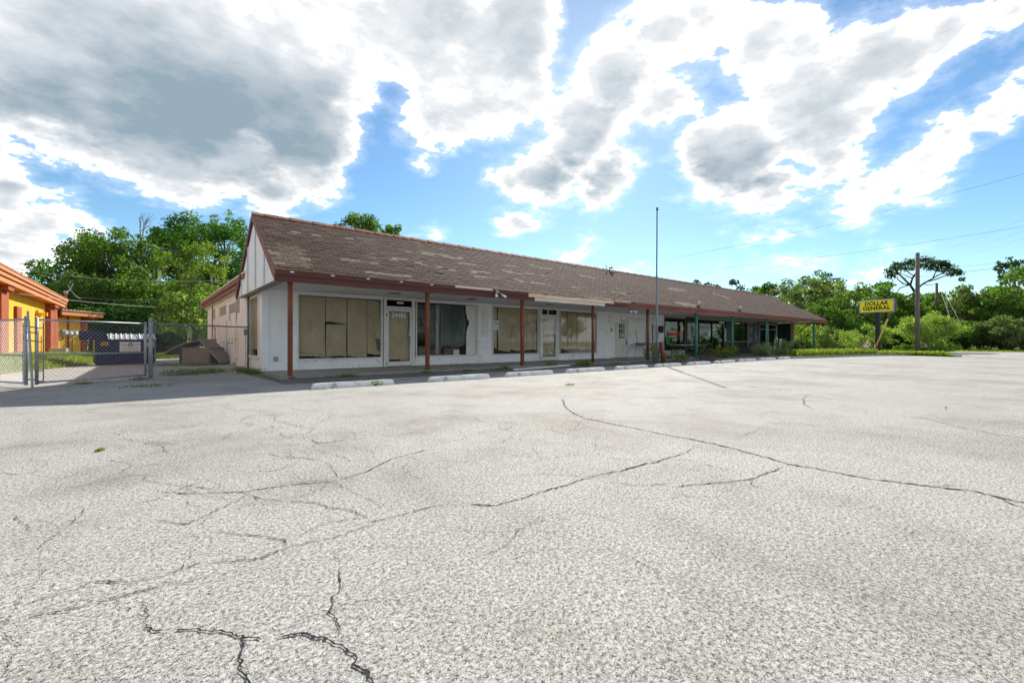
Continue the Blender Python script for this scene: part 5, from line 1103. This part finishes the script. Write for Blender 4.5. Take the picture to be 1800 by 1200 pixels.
# ------------------------------------------------------------ broken wooden hutch in the alley
HB = Vector((-1.75, 11.2, 0)); t = thing('wooden_hutch', 'broken low timber hutch with sagging roof boards against the white side wall', 'hutch', HB)
w = MB(); 
hx = spot(-.745, 19.2); hd = Vector((FY, -FX, 0)); hf = Vector((FX, FY, 0)); O = Vector((*hx, 0))
HT = Matrix(((hd.x, hf.x, 0, O.x), (hd.y, hf.y, 0, O.y), (0, 0, 1, 0), (0, 0, 0, 1)))
for i in range(4): MB().box(.12, 1.28, 0, .05, .02+i*.165, .18+i*.165, T=HT).build('front_board', 'oldwood', t)
MB().box(.0, .1, 0, .9, .02, .72, T=HT).build('corner_post', 'darkwood', t); MB().box(1.28, 1.36, 0, .9, .02, .72, T=HT).build('corner_post', 'darkwood', t); MB().box(.1, 1.28, .85, .9, .02, .72, T=HT).build('back_board', 'darkwood', t); MB().box(.0, 1.36, .0, .06, .685, .74, T=HT).build('head_rail', 'oldwood', t)
w = MB(); pts = [(-.60, .42), (-.35, .60), (0, .78), (.45, .93), (.95, 1.04)]
for k_ in range(4):
    w = MB(); y0, y1 = -.12 + .28*k_, .14 + .28*k_
    for (x0, z0), (x1, z1) in zip(pts[:-1], pts[1:]):
        w.add([HT @ Vector(v) for v in [(x0, y0, z0), (x1, y0, z1), (x1, y1, z1), (x0, y1, z0), (x0, y0, z0+.045), (x1, y0, z1+.045), (x1, y1, z1+.045), (x0, y1, z0+.045)]], [(3, 2, 1, 0), (4, 5, 6, 7), (0, 1, 5, 4), (2, 3, 7, 6), (0, 4, 7, 3), (1, 2, 6, 5)])
    w.build('roof_board', 'oldwood', t)
w = MB(); w.add([HT @ Vector(v) for v in [(.95, -.15, 1.02), (1.85, -.15, .06), (1.85, .8, .06), (.95, .8, 1.02), (.95, -.15, 1.10), (1.90, -.15, .10), (1.90, .8, .10), (.95, .8, 1.10)]], [(3, 2, 1, 0), (4, 5, 6, 7), (0, 1, 5, 4), (2, 3, 7, 6), (0, 4, 7, 3), (1, 2, 6, 5)]); w.build('fallen_plank', 'oldwood', t)
t = thing('plank', 'dark plank lying on the alley concrete between hutch and dumpster', 'plank', (*spot(-.80, 19.0), 0)); a, b = spot(-.86, 18.7), spot(-.745, 18.9)
MB().prism([(a[0], a[1], 0), (b[0], b[1], 0), (b[0]-.05, b[1]+.2, 0), (a[0]-.05, a[1]+.2, 0)], (0, 0, .05)).build('board', 'rust', t)
# ------------------------------------------------------------ orange building on the left
OB = thing('orange_building', 'ochre yellow stucco building with orange-red piers and a wide eave', 'building', (-7.3, 12, .3))
XW = -7.3
box('wall', 'ochre', OB, XW-6, XW, 4, 25.7, 0, 3.34)
for y0, y1 in [(11.7, 13.0), (22.75, 25.65)]:
    box('pier', 'orange', OB, XW, XW+.22, y0, y0+1.15 if y0 < 20 else y1-.05, 0, 3.09); box('eave_beam', 'orange', OB, XW, XW+.40, y0-.05, y0+.9 if y0 < 20 else y0+1.4, 2.92, 3.10)
    if y0 > 20: box('pier_joint', 'dbrown', OB, XW+.15, XW+.225, 24.2, 24.3, 0, 3.0)
box('pier', 'orange', OB, XW, XW+.22, 6.5, 7.6, 0, 3.09)
box('soffit', 'orangetrim', OB, XW, XW+.45, 3.5, 26.0, 3.11, 3.16)
for y in (14.0, 17.5, 20.5): box('soffit_vent', 'orange', OB, XW+.2, XW+.4, y, y+.5, 3.095, 3.109)
for z0, z1, xo, m in [(3.10, 3.29, .46, 'orangetrim'), (3.295, 3.44, .52, 'orangetrim'), (3.445, 3.57, .58, 'orangetrim')]: box('fascia_board', m, OB, XW+.25, XW+xo, 3.4, 26.2, z0, z1)
w = MB(); w.prism([(XW+.60, 3.3, 3.575), (XW+.60, 26.3, 3.575), (XW-5, 26.3, 3.9), (XW-5, 3.3, 3.9)], (0, 0, .05)); w.build('roof', 'rooftile', OB)
pn = MB(); pn.box(XW+.0, XW+.10, 15.1, 16.0, .3, 2.5); pn.build('door', 'orange', OB, label='narrow orange door panel')
w = MB(); w.tube([(XW, 20.0, 2.45), (XW+.12, 20.0, 2.45)], .16, 14); w.tube([(XW+.1, 20.0, 2.42), (XW+.22, 20.0, 2.32)], .12, 10, r2=.17); w.build('wall_light', 'ochre', OB)
w = MB(); w.box(XW, XW+.04, 22.2, 22.3, .2, 2.7); w.box(XW, XW+.12, 22.4, 22.7, 2.4, 2.6); w.tube([(XW+.05, 21.2, .3), (XW+.05, 21.2, 1.3)], .03, 5); w.build('downpipe', 'ochre', OB)
for y, z in ((21.5, .5), (21.5, .95)): box('wall_plate', 'orange', OB, XW, XW+.02, y, y+.12, z, z+.18)
box('ac_unit', 'galv', OB, XW+.3, XW+.95, 21.4, 22.6, .2, .62)
an = Vector((.45, .893, 0)).normalized(); ao = Vector((XW, 25.75, 0)); AT = Matrix(((an.x, -an.y, 0, ao.x), (an.y, an.x, 0, ao.y), (0, 0, 1, 0), (0, 0, 0, 1)))
def abox(name, m, *c, **k): return MB().box(*c, T=AT).build(name, m, OB, **k)
abox('annex_wall', 'ochre', 0, 2.25, 0, 4, 0, 2.72); abox('pier', 'orange', 2.26, 2.8, -.05, 4, 0, 2.72); abox('annex_fascia', 'orangetrim', -.2, 3.5, -.55, -.45, 2.62, 2.86); abox('annex_soffit', 'orangetrim', -.2, 3.5, -.45, 0, 2.74, 2.78); abox('eave_beam', 'orange', -.1, .5, -.44, -.01, 2.50, 2.73); abox('eave_beam', 'orange', 2.3, 3.1, -.44, -.06, 2.48, 2.73)
w = MB(); w.prism([AT @ Vector(v) for v in [(-.3, -.6, 2.87), (3.65, -.6, 2.87), (3.65, 3, 3.05), (-.3, 3, 3.05)]], (0, 0, .06)); w.build('annex_roof', 'rooftile', OB)
for i in range(13): MB().prism([AT @ Vector(v) for v in [(-.25+.3*i, -.62, 2.93), (-.15+.3*i, -.62, 2.93), (-.15+.3*i, 3, 3.11), (-.25+.3*i, 3, 3.11)]], (0, 0, .045)).build('roof_rib', 'palewood', OB)
w = MB(); w.tube([AT @ Vector(v) for v in [(1.1, -.06, .1), (1.1, -.06, 2.6)]], .05, 8); w.build('service_pipe', 'orange', OB)
for q_ in (.68, 1.45): MB().tube([AT @ Vector(v) for v in [(q_, -.04, .1), (q_, -.04, 1.3)]], .018, 5).build('conduit', 'black', OB)
for x, z in ((.5, 1.42), (.95, 1.40), (1.38, 1.42)):
    b_ = abox('electric_meter', 'galv', x, x+.32, -.13, -.001, z-.05, z+.33); MB().tube([AT @ Vector((x+.16, -.13, z+.15)), AT @ Vector((x+.16, -.26, z+.15))], .12, 12).build('meter_dial', 'stop', OB).parent = b_
t = thing('service_mast', 'orange service mast with a wire loop on the annex roof', 'mast', AT @ Vector((1.1, .1, 2.93))); w = MB(); w.tube([AT @ Vector(v) for v in [(1.1, .1, 2.9), (1.12, .1, 4.05)]], .06, 8); w.build('pipe', 'orange', t)
w = MB(); w.tube([AT @ Vector(v) for v in [(1.12, .1, 4.0), (1.5, .1, 4.35), (1.75, .1, 4.75), (1.5, .1, 4.85), (1.35, .1, 4.5), (1.9, .1, 4.0), (2.4, .1, 3.8)]], .02, 5); w.build('wire_loop', 'cablegrey', t); MB().tube([AT @ Vector((1.12, .1, 4.02)), AT @ Vector((1.12, .1, 4.2))], .09, 8).build('mast_head', 'galv', t)
# ------------------------------------------------------------ shop sign on its pole
sx, sy = spot(.820, 40.5); t = thing('pole_sign', 'yellow pylon sign with black lettering on a dark pole among the shrubs', 'sign', (sx, sy, 0))
sv = Vector((math.cos(R(HEAD-90-60)), math.sin(R(HEAD-90-60)), 0)); sn_ = Vector((sv.y, -sv.x, 0)); ST = Matrix(((sv.x, -sn_.x, 0, sx), (sv.y, -sn_.y, 0, sy), (0, 0, 1, 0), (0, 0, 0, 1))); SA = math.degrees(math.atan2(sv.y, sv.x))
MB().box(-.17, .13, -.15, .15, .0, 3.6, T=ST).build('pole', 'navyblack', t)
SX0, SX1, SZ0, SZ1 = -1.36, 1.27, 3.62, 4.80
MB().box(SX0, SX1, -.24, .24, SZ0, SZ1, T=ST).build('cabinet', 'navyblack', t); 
w = MB(); [w.box(*b_, T=ST) for b_ in [(SX0, SX1, -.262, -.241, SZ1-.09, SZ1), (SX0, SX1, -.262, -.241, SZ0, SZ0+.09), (SX0, SX0+.09, -.262, -.241, SZ0+.09, SZ1-.09), (SX1-.09, SX1, -.262, -.241, SZ0+.09, SZ1-.09)]]; w.build('rim', 'signgrey', t)
MB().box(SX0+.09, SX1-.09, -.252, -.2415, SZ0+.09, SZ1-.09, T=ST).build('face_panel', 'signyellow', t)
for body, z, wid in (('DOLLAR', 4.43, 1.76), ('GENERAL', 4.00, 2.06)):
    o = text('lettering', body, 'ink', None, (0, 0, 0), .48, rot=(90, 0, 0), bold=.015, depth=.004, space=1.06); fit(o, wid, 0)
    o.data.transform(Matrix.Translation(-org(t)) @ ST @ Matrix.Translation((-.04, -.257, z))); o.parent = t; ORG[o.name] = org(t)
# ------------------------------------------------------------ utility poles, wires, guys
def wire(label, a, b, sag, r=.012, m='cable', cat='cable', group='overhead wires', name='overhead_wire'):
    a, b = Vector(a), Vector(b); pts = [a.lerp(b, i/14) - Vector((0, 0, sag*4*(i/14)*(1-i/14))) for i in range(15)]
    t = MB().tube(pts, r, 4, cap=False).build(name, m); tag(t, label, cat, group); return t
def at(u, v, d):
    x, y = spot(u, d); return (x, y, 1 + v*d)
def pole(label, u, d, top, r, wires=True):
    x, y = spot(u, d); t = thing('utility_pole', label, 'utility pole', (x, y, 0)); MB().tube([(x, y, -.1), (x, y, top/2), (x+.03, y, top)], [r, r*.88, r*.78], 12).build('trunk', 'polewood', t, smooth=True)
    w = MB(); [w.box(x-r-.10, x+r+.1, y-.03, y+.03, z, z+.06) for z in (top-.35, top-.9)]; w.build('bracket', 'galv', t); return t
pole('thick weathered utility pole standing in the grass at the lot corner', .908, 32.8, 7.5, .155)
pole('smaller grey utility pole rising behind the light green tree', .951, 62, 9.1, .19)
U = lambda px: (px-900)/785.; V = lambda py: (599-py)/785.
wire('highest long wire, running down from the right edge towards the roof antenna', at(U(1830), V(296), 40), at(U(1180), V(453), 55), .5, .010)
wire('lower wire crossing the sky above the restaurant roof', at(U(1830), V(392), 42), at(U(1205), V(475), 70), .5, .011)
wire('topmost wire leaving the thick utility pole to the right', at(U(1617), V(449), 32.8), at(U(1850), V(360), 20), .25, .005)
wire('second wire leaving the thick utility pole to the right', at(U(1617), V(454), 32.8), at(U(1850), V(385), 20), .25, .005)
wire('third wire leaving the thick utility pole to the right', at(U(1617), V(458), 32.8), at(U(1850), V(402), 20), .25, .005)
wire('upper wire passing behind the flat-topped pine', at(U(1450), V(487), 90), at(U(1850), V(450), 60), .3, .014)
wire('thick dark wire passing behind the flat-topped pine', at(U(1470), V(496), 90), at(U(1850), V(459), 60), .3, .024)
wire('pale wire in front of the oaks, above the dumpster', at(U(20), V(470), 24), at(U(422), V(490), 24), .35, .009, 'cablegrey')
wire('long pale wire sagging from the left edge past the annex roof', at(U(-20), V(508), 17), at(U(285), V(539), 30), .12, .008, 'cablegrey')
wire('thin wire from the service mast into the trees', at(U(132), V(521), 31), at(U(285), V(526), 34), .1, .008, 'cablegrey')
def guy(label, ub, db, ut, vt, dt, gl, r=.045):
    b = Vector((*spot(ub, db), 0)); tp = Vector(at(ut, vt, dt)); d = (tp-b).normalized(); t = thing('guy_wire', label, 'guy wire', b)
    MB().tube([b, b + d*gl], r, 8).build('yellow_guard', 'guard', t, smooth=True); MB().tube([b + d*gl, tp], .009, 4).build('cable', 'cablegrey', t)
guy('guy wire with a long yellow guard leaning beside the sign pole', U(1535), 39.0, U(1609), V(449), 33, 3.7, .055)
guy('guy wire with a yellow guard at left of the sign pole', U(1512), 47, U(1609), V(460), 34, 2.6, .05)
guy('guy wire with a yellow guard at the tree line, nearer the pole', U(1691), 47, U(1650), V(500), 60, 1.7, .035)
guy('guy wire with a yellow guard at the tree line, further right', U(1714), 47, U(1652), V(498), 60, 1.8, .035)
t = thing('roadside_box', 'small beige utility cabinet with a brown top left of the sign', 'cabinet', (*spot(U(1509), 50), 0)); x, y = spot(U(1509), 50)
MB().box(x-.35, x+.35, y-.3, y+.3, 0, 1.5).build('cabinet_body', 'tan', t); MB().box(x-.37, x+.37, y-.32, y+.32, 1.5, 1.95).build('cabinet_top', 'oldwood', t); MB().box(x-.36, x+.36, y-.31, y+.31, 1.22, 1.28).build('band', 'rust', t)
# ------------------------------------------------------------ trees
def T(name, label, cat, px, d, top, wpx, bottom, leaf, **k):
    k['per'] = k.get('per', 100)*1.55
    """tree whose crown spans wpx photo-pixels (half width) and runs from bottom to top in metres"""
    x, y = spot(U(px), d); return tree(name, label, cat, x, y, wpx/785*d, bottom, top, leaf, **k)
def Hh(py, d): return 1 + (599-py)/785*d
GL = 'oaks and vines behind the alley'
T('live_oak', 'big oak with a bare dead top above the annex roof', 'tree', 215, 44, Hh(405, 44), 85, 3.2, 'oakleaf', n=66, per=95, size=.27, rc=.235, group=GL, trunk_r=.42, moss=26, dead=(1.2, .8, 8.0, 3.6, .05, .1))
T('oak_tree', 'oak at far left behind the orange roof', 'tree', 108, 50, Hh(450, 50), 62, 2.5, 'darkleaf', n=44, per=110, size=.28, rc=.27, group=GL, moss=8)
T('oak_tree', 'leafy oak limb crown left of the dead-topped oak', 'tree', 160, 47, Hh(414, 47), 42, 7.6, 'oakleaf', n=34, per=120, size=.27, rc=.30, group=GL, moss=8)
T('vine_tree', 'tall dark round tree smothered in vines behind the white gable', 'tree', 368, 54, Hh(382, 54), 92, 3.0, 'darkleaf', n=80, per=110, size=.29, rc=.24, group=GL, trunk_r=.4)
T('vine_tree', 'dark vine-covered tree crown left of the tallest vine tree', 'tree', 318, 57, Hh(381, 57), 45, 9.5, 'darkleaf', n=34, per=120, size=.30, rc=.30, group=GL)
T('oak_tree', 'small crown sticking up highest beside the gable peak', 'tree', 394, 60, Hh(366, 60), 32, 12.0, 'oakleaf', n=34, per=85, size=.28, rc=.30, group=GL)
T('camphor_tree', 'light yellow-green tree in front of the dark vines', 'tree', 345, 40, Hh(428, 40), 68, 4.0, 'limeleaf', n=54, per=130, size=.22, rc=.24, group=GL, moss=8, trunk_r=.22)
T('camphor_tree', 'bright low tree leaning over the wing roof', 'tree', 345, 30, Hh(512, 30), 62, 1.0, 'shrubleaf', n=56, per=150, size=.20, rc=.25, group=GL, trunk_r=.16, moss=10)
T('oak_tree', 'mid green tree standing behind the dumpster', 'tree', 215, 41, Hh(462, 41), 84, 1.6, 'oakleaf', n=62, per=120, size=.25, rc=.25, group=GL, moss=24)
T('undergrowth_tree', 'dark low tree behind the annex and dumpster', 'tree', 130, 46, Hh(500, 46), 80, .6, 'darkleaf', n=52, per=120, size=.25, rc=.26, group=GL, D=2.5)
T('undergrowth_tree', 'dark low thicket tree at the back of the alley', 'tree', 285, 36, Hh(530, 36), 105, .3, 'darkleaf', n=70, per=130, size=.22, rc=.24, group=GL, D=2.2)
T('undergrowth_tree', 'dark thicket behind the navy dumpster', 'tree', 195, 42, Hh(525, 42), 85, .3, 'darkleaf', n=50, per=130, size=.22, rc=.26, group=GL, D=2.0)
T('oak_tree', 'oak showing its crown above the roof ridge left of centre', 'tree', 632, 52, Hh(376, 52), 40, 11.0, 'oakleaf', n=44, per=85, size=.28, rc=.26, shape='flat', group='trees seen over the roof')
T('oak_tree', 'smaller oak crown above the ridge, right of the taller one', 'tree', 686, 55, Hh(390, 55), 22, 11.5, 'oakleaf', n=26, shape='flat', per=95, size=.30, rc=.30, group='trees seen over the roof')
# far line and right-hand woods
GR = 'woods beyond the road'
for px, d, top, w_, leaf, lb in [(1250, 95, 491, 20, 'pineleaf', 'far pine crown just above the roof where the ridge begins to fall'), (1285, 95, 492, 20, 'pineleaf', 'second far pine above the roof'), (1320, 98, 496, 22, 'oakleaf', 'far oak above the roof, third from the left'), (1352, 92, 498, 22, 'oakleaf', 'far oak above the roof hip'), (1222, 100, 490, 10, 'pineleaf', 'tiny far crown at the roof ridge')]:
    T('far_tree', lb, 'tree', px, d, Hh(top, d), w_*1.25, 4.5, leaf, n=34, per=40, size=.5, rc=.33, group=GR)
T('live_oak', 'grey mossy oak just right of the roof hip', 'tree', 1378, 66, Hh(494, 66), 36, 1.5, 'greyleaf', n=54, per=60, size=.36, rc=.26, group=GR, moss=24)
T('live_oak', 'tall grey-green oak with hanging moss above the building corner', 'tree', 1425, 70, Hh(476, 70), 48, 2.0, 'greyleaf', n=70, per=56, size=.38, rc=.24, group=GR, moss=40)
T('pine_tree', 'dark pine topping the grey oaks', 'tree', 1452, 80, Hh(480, 80), 30, 7.5, 'pineleaf', n=40, per=48, size=.40, rc=.26, group=GR)
T('oak_tree', 'bright green oak left of the yellow sign', 'tree', 1498, 60, Hh(492, 60), 40, .8, 'shrubleaf', n=64, per=85, size=.32, rc=.25, group=GR)
T('oak_tree', 'dark oak behind the sign pole', 'tree', 1450, 56, Hh(520, 56), 50, .4, 'oakleaf', n=60, per=85, size=.30, rc=.25, group=GR)
T('oak_tree', 'oak directly behind the yellow sign', 'tree', 1556, 66, Hh(500, 66), 48, .8, 'oakleaf', n=66, per=70, size=.34, rc=.25, group=GR)
T('oak_tree', 'oak behind the thick utility pole', 'tree', 1612, 64, Hh(512, 64), 46, .8, 'oakleaf', n=60, per=70, size=.34, rc=.25, group=GR)
T('oak_tree', 'oak between the two utility poles', 'tree', 1672, 66, Hh(506, 66), 46, .8, 'shrubleaf', n=60, per=70, size=.34, rc=.25, group=GR)
T('live_oak', 'broad grey oak right of the small utility pole', 'tree', 1722, 58, Hh(498, 58), 52, .6, 'greyleaf', n=74, per=80, size=.32, rc=.24, group=GR)
T('live_oak', 'tall oak filling the right edge', 'tree', 1800, 54, Hh(470, 54), 68, .6, 'oakleaf', n=90, per=80, size=.32, rc=.22, group=GR)
T('pine_tree', 'dark pine crown at the top right above the oaks', 'tree', 1778, 66, Hh(449, 66), 22, 9.5, 'pineleaf', n=26, per=60, size=.40, rc=.30, group=GR)
T('live_oak', 'grey oak leaning in at the right edge behind the others', 'tree', 1850, 60, Hh(455, 60), 60, 3, 'greyleaf', n=60, per=60, size=.34, rc=.25, group=GR)
T('undergrowth_tree', 'grey-green thicket at the foot of the right-hand woods', 'tree', 1765, 47.5, Hh(558, 47.5), 62, .1, 'greyleaf', n=80, per=150, size=.22, rc=.22, group=GR, D=2.2)
T('undergrowth_tree', 'dark thicket behind the two yellow guy guards', 'tree', 1688, 50, Hh(565, 50), 52, .1, 'oakleaf', n=66, per=150, size=.22, rc=.24, group=GR, D=2)
T('undergrowth_tree', 'thicket running out of frame at the far right', 'tree', 1870, 46, Hh(550, 46), 62, .1, 'oakleaf', n=66, per=120, size=.24, rc=.24, group=GR, D=2)
T('undergrowth_tree', 'dark thicket in the shade left of the sign', 'tree', 1478, 54, Hh(566, 54), 50, .1, 'darkleaf', n=56, per=120, size=.24, rc=.26, group=GR, D=2)
T('undergrowth_tree', 'dark thicket in the shade behind the light green tree', 'tree', 1580, 55, Hh(560, 55), 60, .1, 'darkleaf', n=60, per=120, size=.24, rc=.26, group=GR, D=2)
T('crape_myrtle', 'rounded light green ornamental tree behind the thick utility pole', 'tree', 1632, 41.5, Hh(553, 41.5), 62, 1.0, 'myrtle', n=80, per=210, size=.15, rc=.20, D=2.2, trunk_r=.10)
T('crape_myrtle', 'light green shrub tree behind the sign pole and left guy guard', 'tree', 1535, 46, Hh(572, 46), 34, .4, 'myrtle', n=40, per=200, size=.16, rc=.26, trunk_r=.09)
T('side_shrub', 'tall airy shrub with pale stems seen under the roof end', 'shrub', 1412, 41.5, Hh(563, 41.5), 30, .3, 'myrtle', n=50, per=240, size=.13, rc=.22, trunk_r=.05)
T('side_shrub', 'greyish shrub right of the last green post', 'shrub', 1456, 44, Hh(572, 44), 28, .2, 'greyleaf', n=44, per=220, size=.15, rc=.25, trunk_r=.06)
for px, d, w_, h_, leaf, lb in [(1474, 34.5, 1.5, 1.95, 'myrtle', 'bright green mounded bush right of the last green post'), (1588, 40.0, .95, .85, 'oakleaf', 'clipped dark bush left below the light green tree'), (1623, 39.8, .8, .9, 'oakleaf', 'clipped dark bush just right of the utility pole foot'), (1665, 40.5, 1.25, .9, 'shrubleaf', 'clipped green bush below the light tree, right end'),
                                (1645, 38.5, .7, .75, 'shrubleaf', 'spiky weedy bush by the foot of the thick utility pole'), (1430, 36.5, .9, .75, 'shrubleaf', 'low light bush in front of the last green post'), (1410, 35.6, .6, .9, 'darkleaf', 'dark low bush left of the last green post')]:
    x, y = spot(U(px), d); bush('round_bush', lb, 'bush', x, y, w_, h_, leaf, .11, 34, 520, z=.03)
for i, (px, py, leaf, lb) in enumerate([(1400, 505, 'oakleaf', 'far oak at the hip of the roof, behind the mossy oaks'), (1450, 508, 'darkleaf', 'far dark oak behind the grey mossy oaks'), (1500, 512, 'oakleaf', 'far oak left of the sign, behind the bright green oak'), (1545, 512, 'darkleaf', 'far dark oak behind the sign'), (1590, 515, 'oakleaf', 'far oak under the left half of the flat-topped pine'), (1635, 516, 'darkleaf', 'far dark oak under the right half of the flat-topped pine'), (1690, 512, 'oakleaf', 'far oak just right of the small utility pole'), (1740, 500, 'darkleaf', 'far dark oak behind the broad grey oak'), (1790, 490, 'oakleaf', 'far oak behind the tall oak at the right edge')]):
    T('far_tree', lb, 'tree', px, 82, Hh(py, 82), 38, .5, leaf, n=50, per=34, size=.5, rc=.28, group=GR)
# flat-topped pine
px, d = 1605, 74; x, y = spot(U(px), d); t = thing('flat_topped_pine', 'flat-topped pine with bare spreading limbs above the woods', 'tree', (x, y, 0))
rx, ry = FY, -FX
def pp(qx, qy, dd=0): f = (d+dd); X_, Y_ = spot(U(qx), f); return Vector((X_, Y_, 1 + (599-qy)/785*f))
LM = [([(1600, 640), (1603, 560), (1606, 515), (1611, 508)], .34), ([(1608, 512), (1600, 500), (1585, 485), (1570, 470)], .2), ([(1600, 500), (1604, 488), (1615, 470), (1617, 462)], .16), ([(1600, 500), (1588, 498), (1578, 490), (1577, 485)], .12), ([(1598, 500), (1582, 505), (1575, 515)], .10), ([(1611, 508), (1622, 498), (1640, 488), (1658, 478)], .17), ([(1626, 495), (1645, 490), (1665, 482), (1675, 480)], .12), ([(1640, 488), (1644, 478), (1650, 470)], .10), ([(1608, 485), (1597, 478), (1592, 470)], .10), ([(1604, 488), (1594, 484), (1580, 478)], .08), ([(1622, 498), (1634, 500), (1650, 497)], .07)]
mb = MB()
for pts, r_ in LM: mb.tube([pp(a, b, random.uniform(-1, 1) if i else 0) for i, (a, b) in enumerate(pts)], r_, 7, r2=r_*.45)
mb.build('trunk', 'darkwood', t, smooth=True)
cl = [(1563, 476), (1570, 470), (1575, 464), (1566, 483), (1583, 468), (1590, 463), (1598, 459), (1606, 462), (1612, 458), (1620, 457), (1628, 455), (1634, 458), (1640, 463), (1648, 460), (1655, 461), (1662, 463), (1668, 466), (1673, 472), (1680, 476), (1686, 478), (1590, 472), (1602, 470), (1614, 467), (1625, 466), (1636, 470), (1650, 470), (1660, 474), (1672, 480), (1575, 478), (1548, 500), (1556, 498), (1540, 503), (1564, 500), (1690, 490)]
cents = [pp(a, b, random.uniform(-2.5, 2.5)) for a, b in cl]; v, q, tn = clumps(cents, [random.uniform(.62, 1.12) for _ in cents], 125, .34, flat=.3, squash=.72, shell=.2); npmesh('crown', v, q, 'pineleaf', t, tn)
# trees across the street behind the viewer, which the shop glass reflects
kinds = [o for o in COL.objects if o.get('category') == 'tree' and o.name.split('.')[0] in ('oak_tree', 'camphor_tree') and o.location.y > 20][:4]
for i in range(40):
    c = copy_thing(kinds[i % len(kinds)], (-80 + 6*i, -90 - 4*(i % 4), 0), i*1.1, 'tree across the street behind the viewer, seen only in the shop glass'); c['group'] = 'trees across the street reflected in the glass'
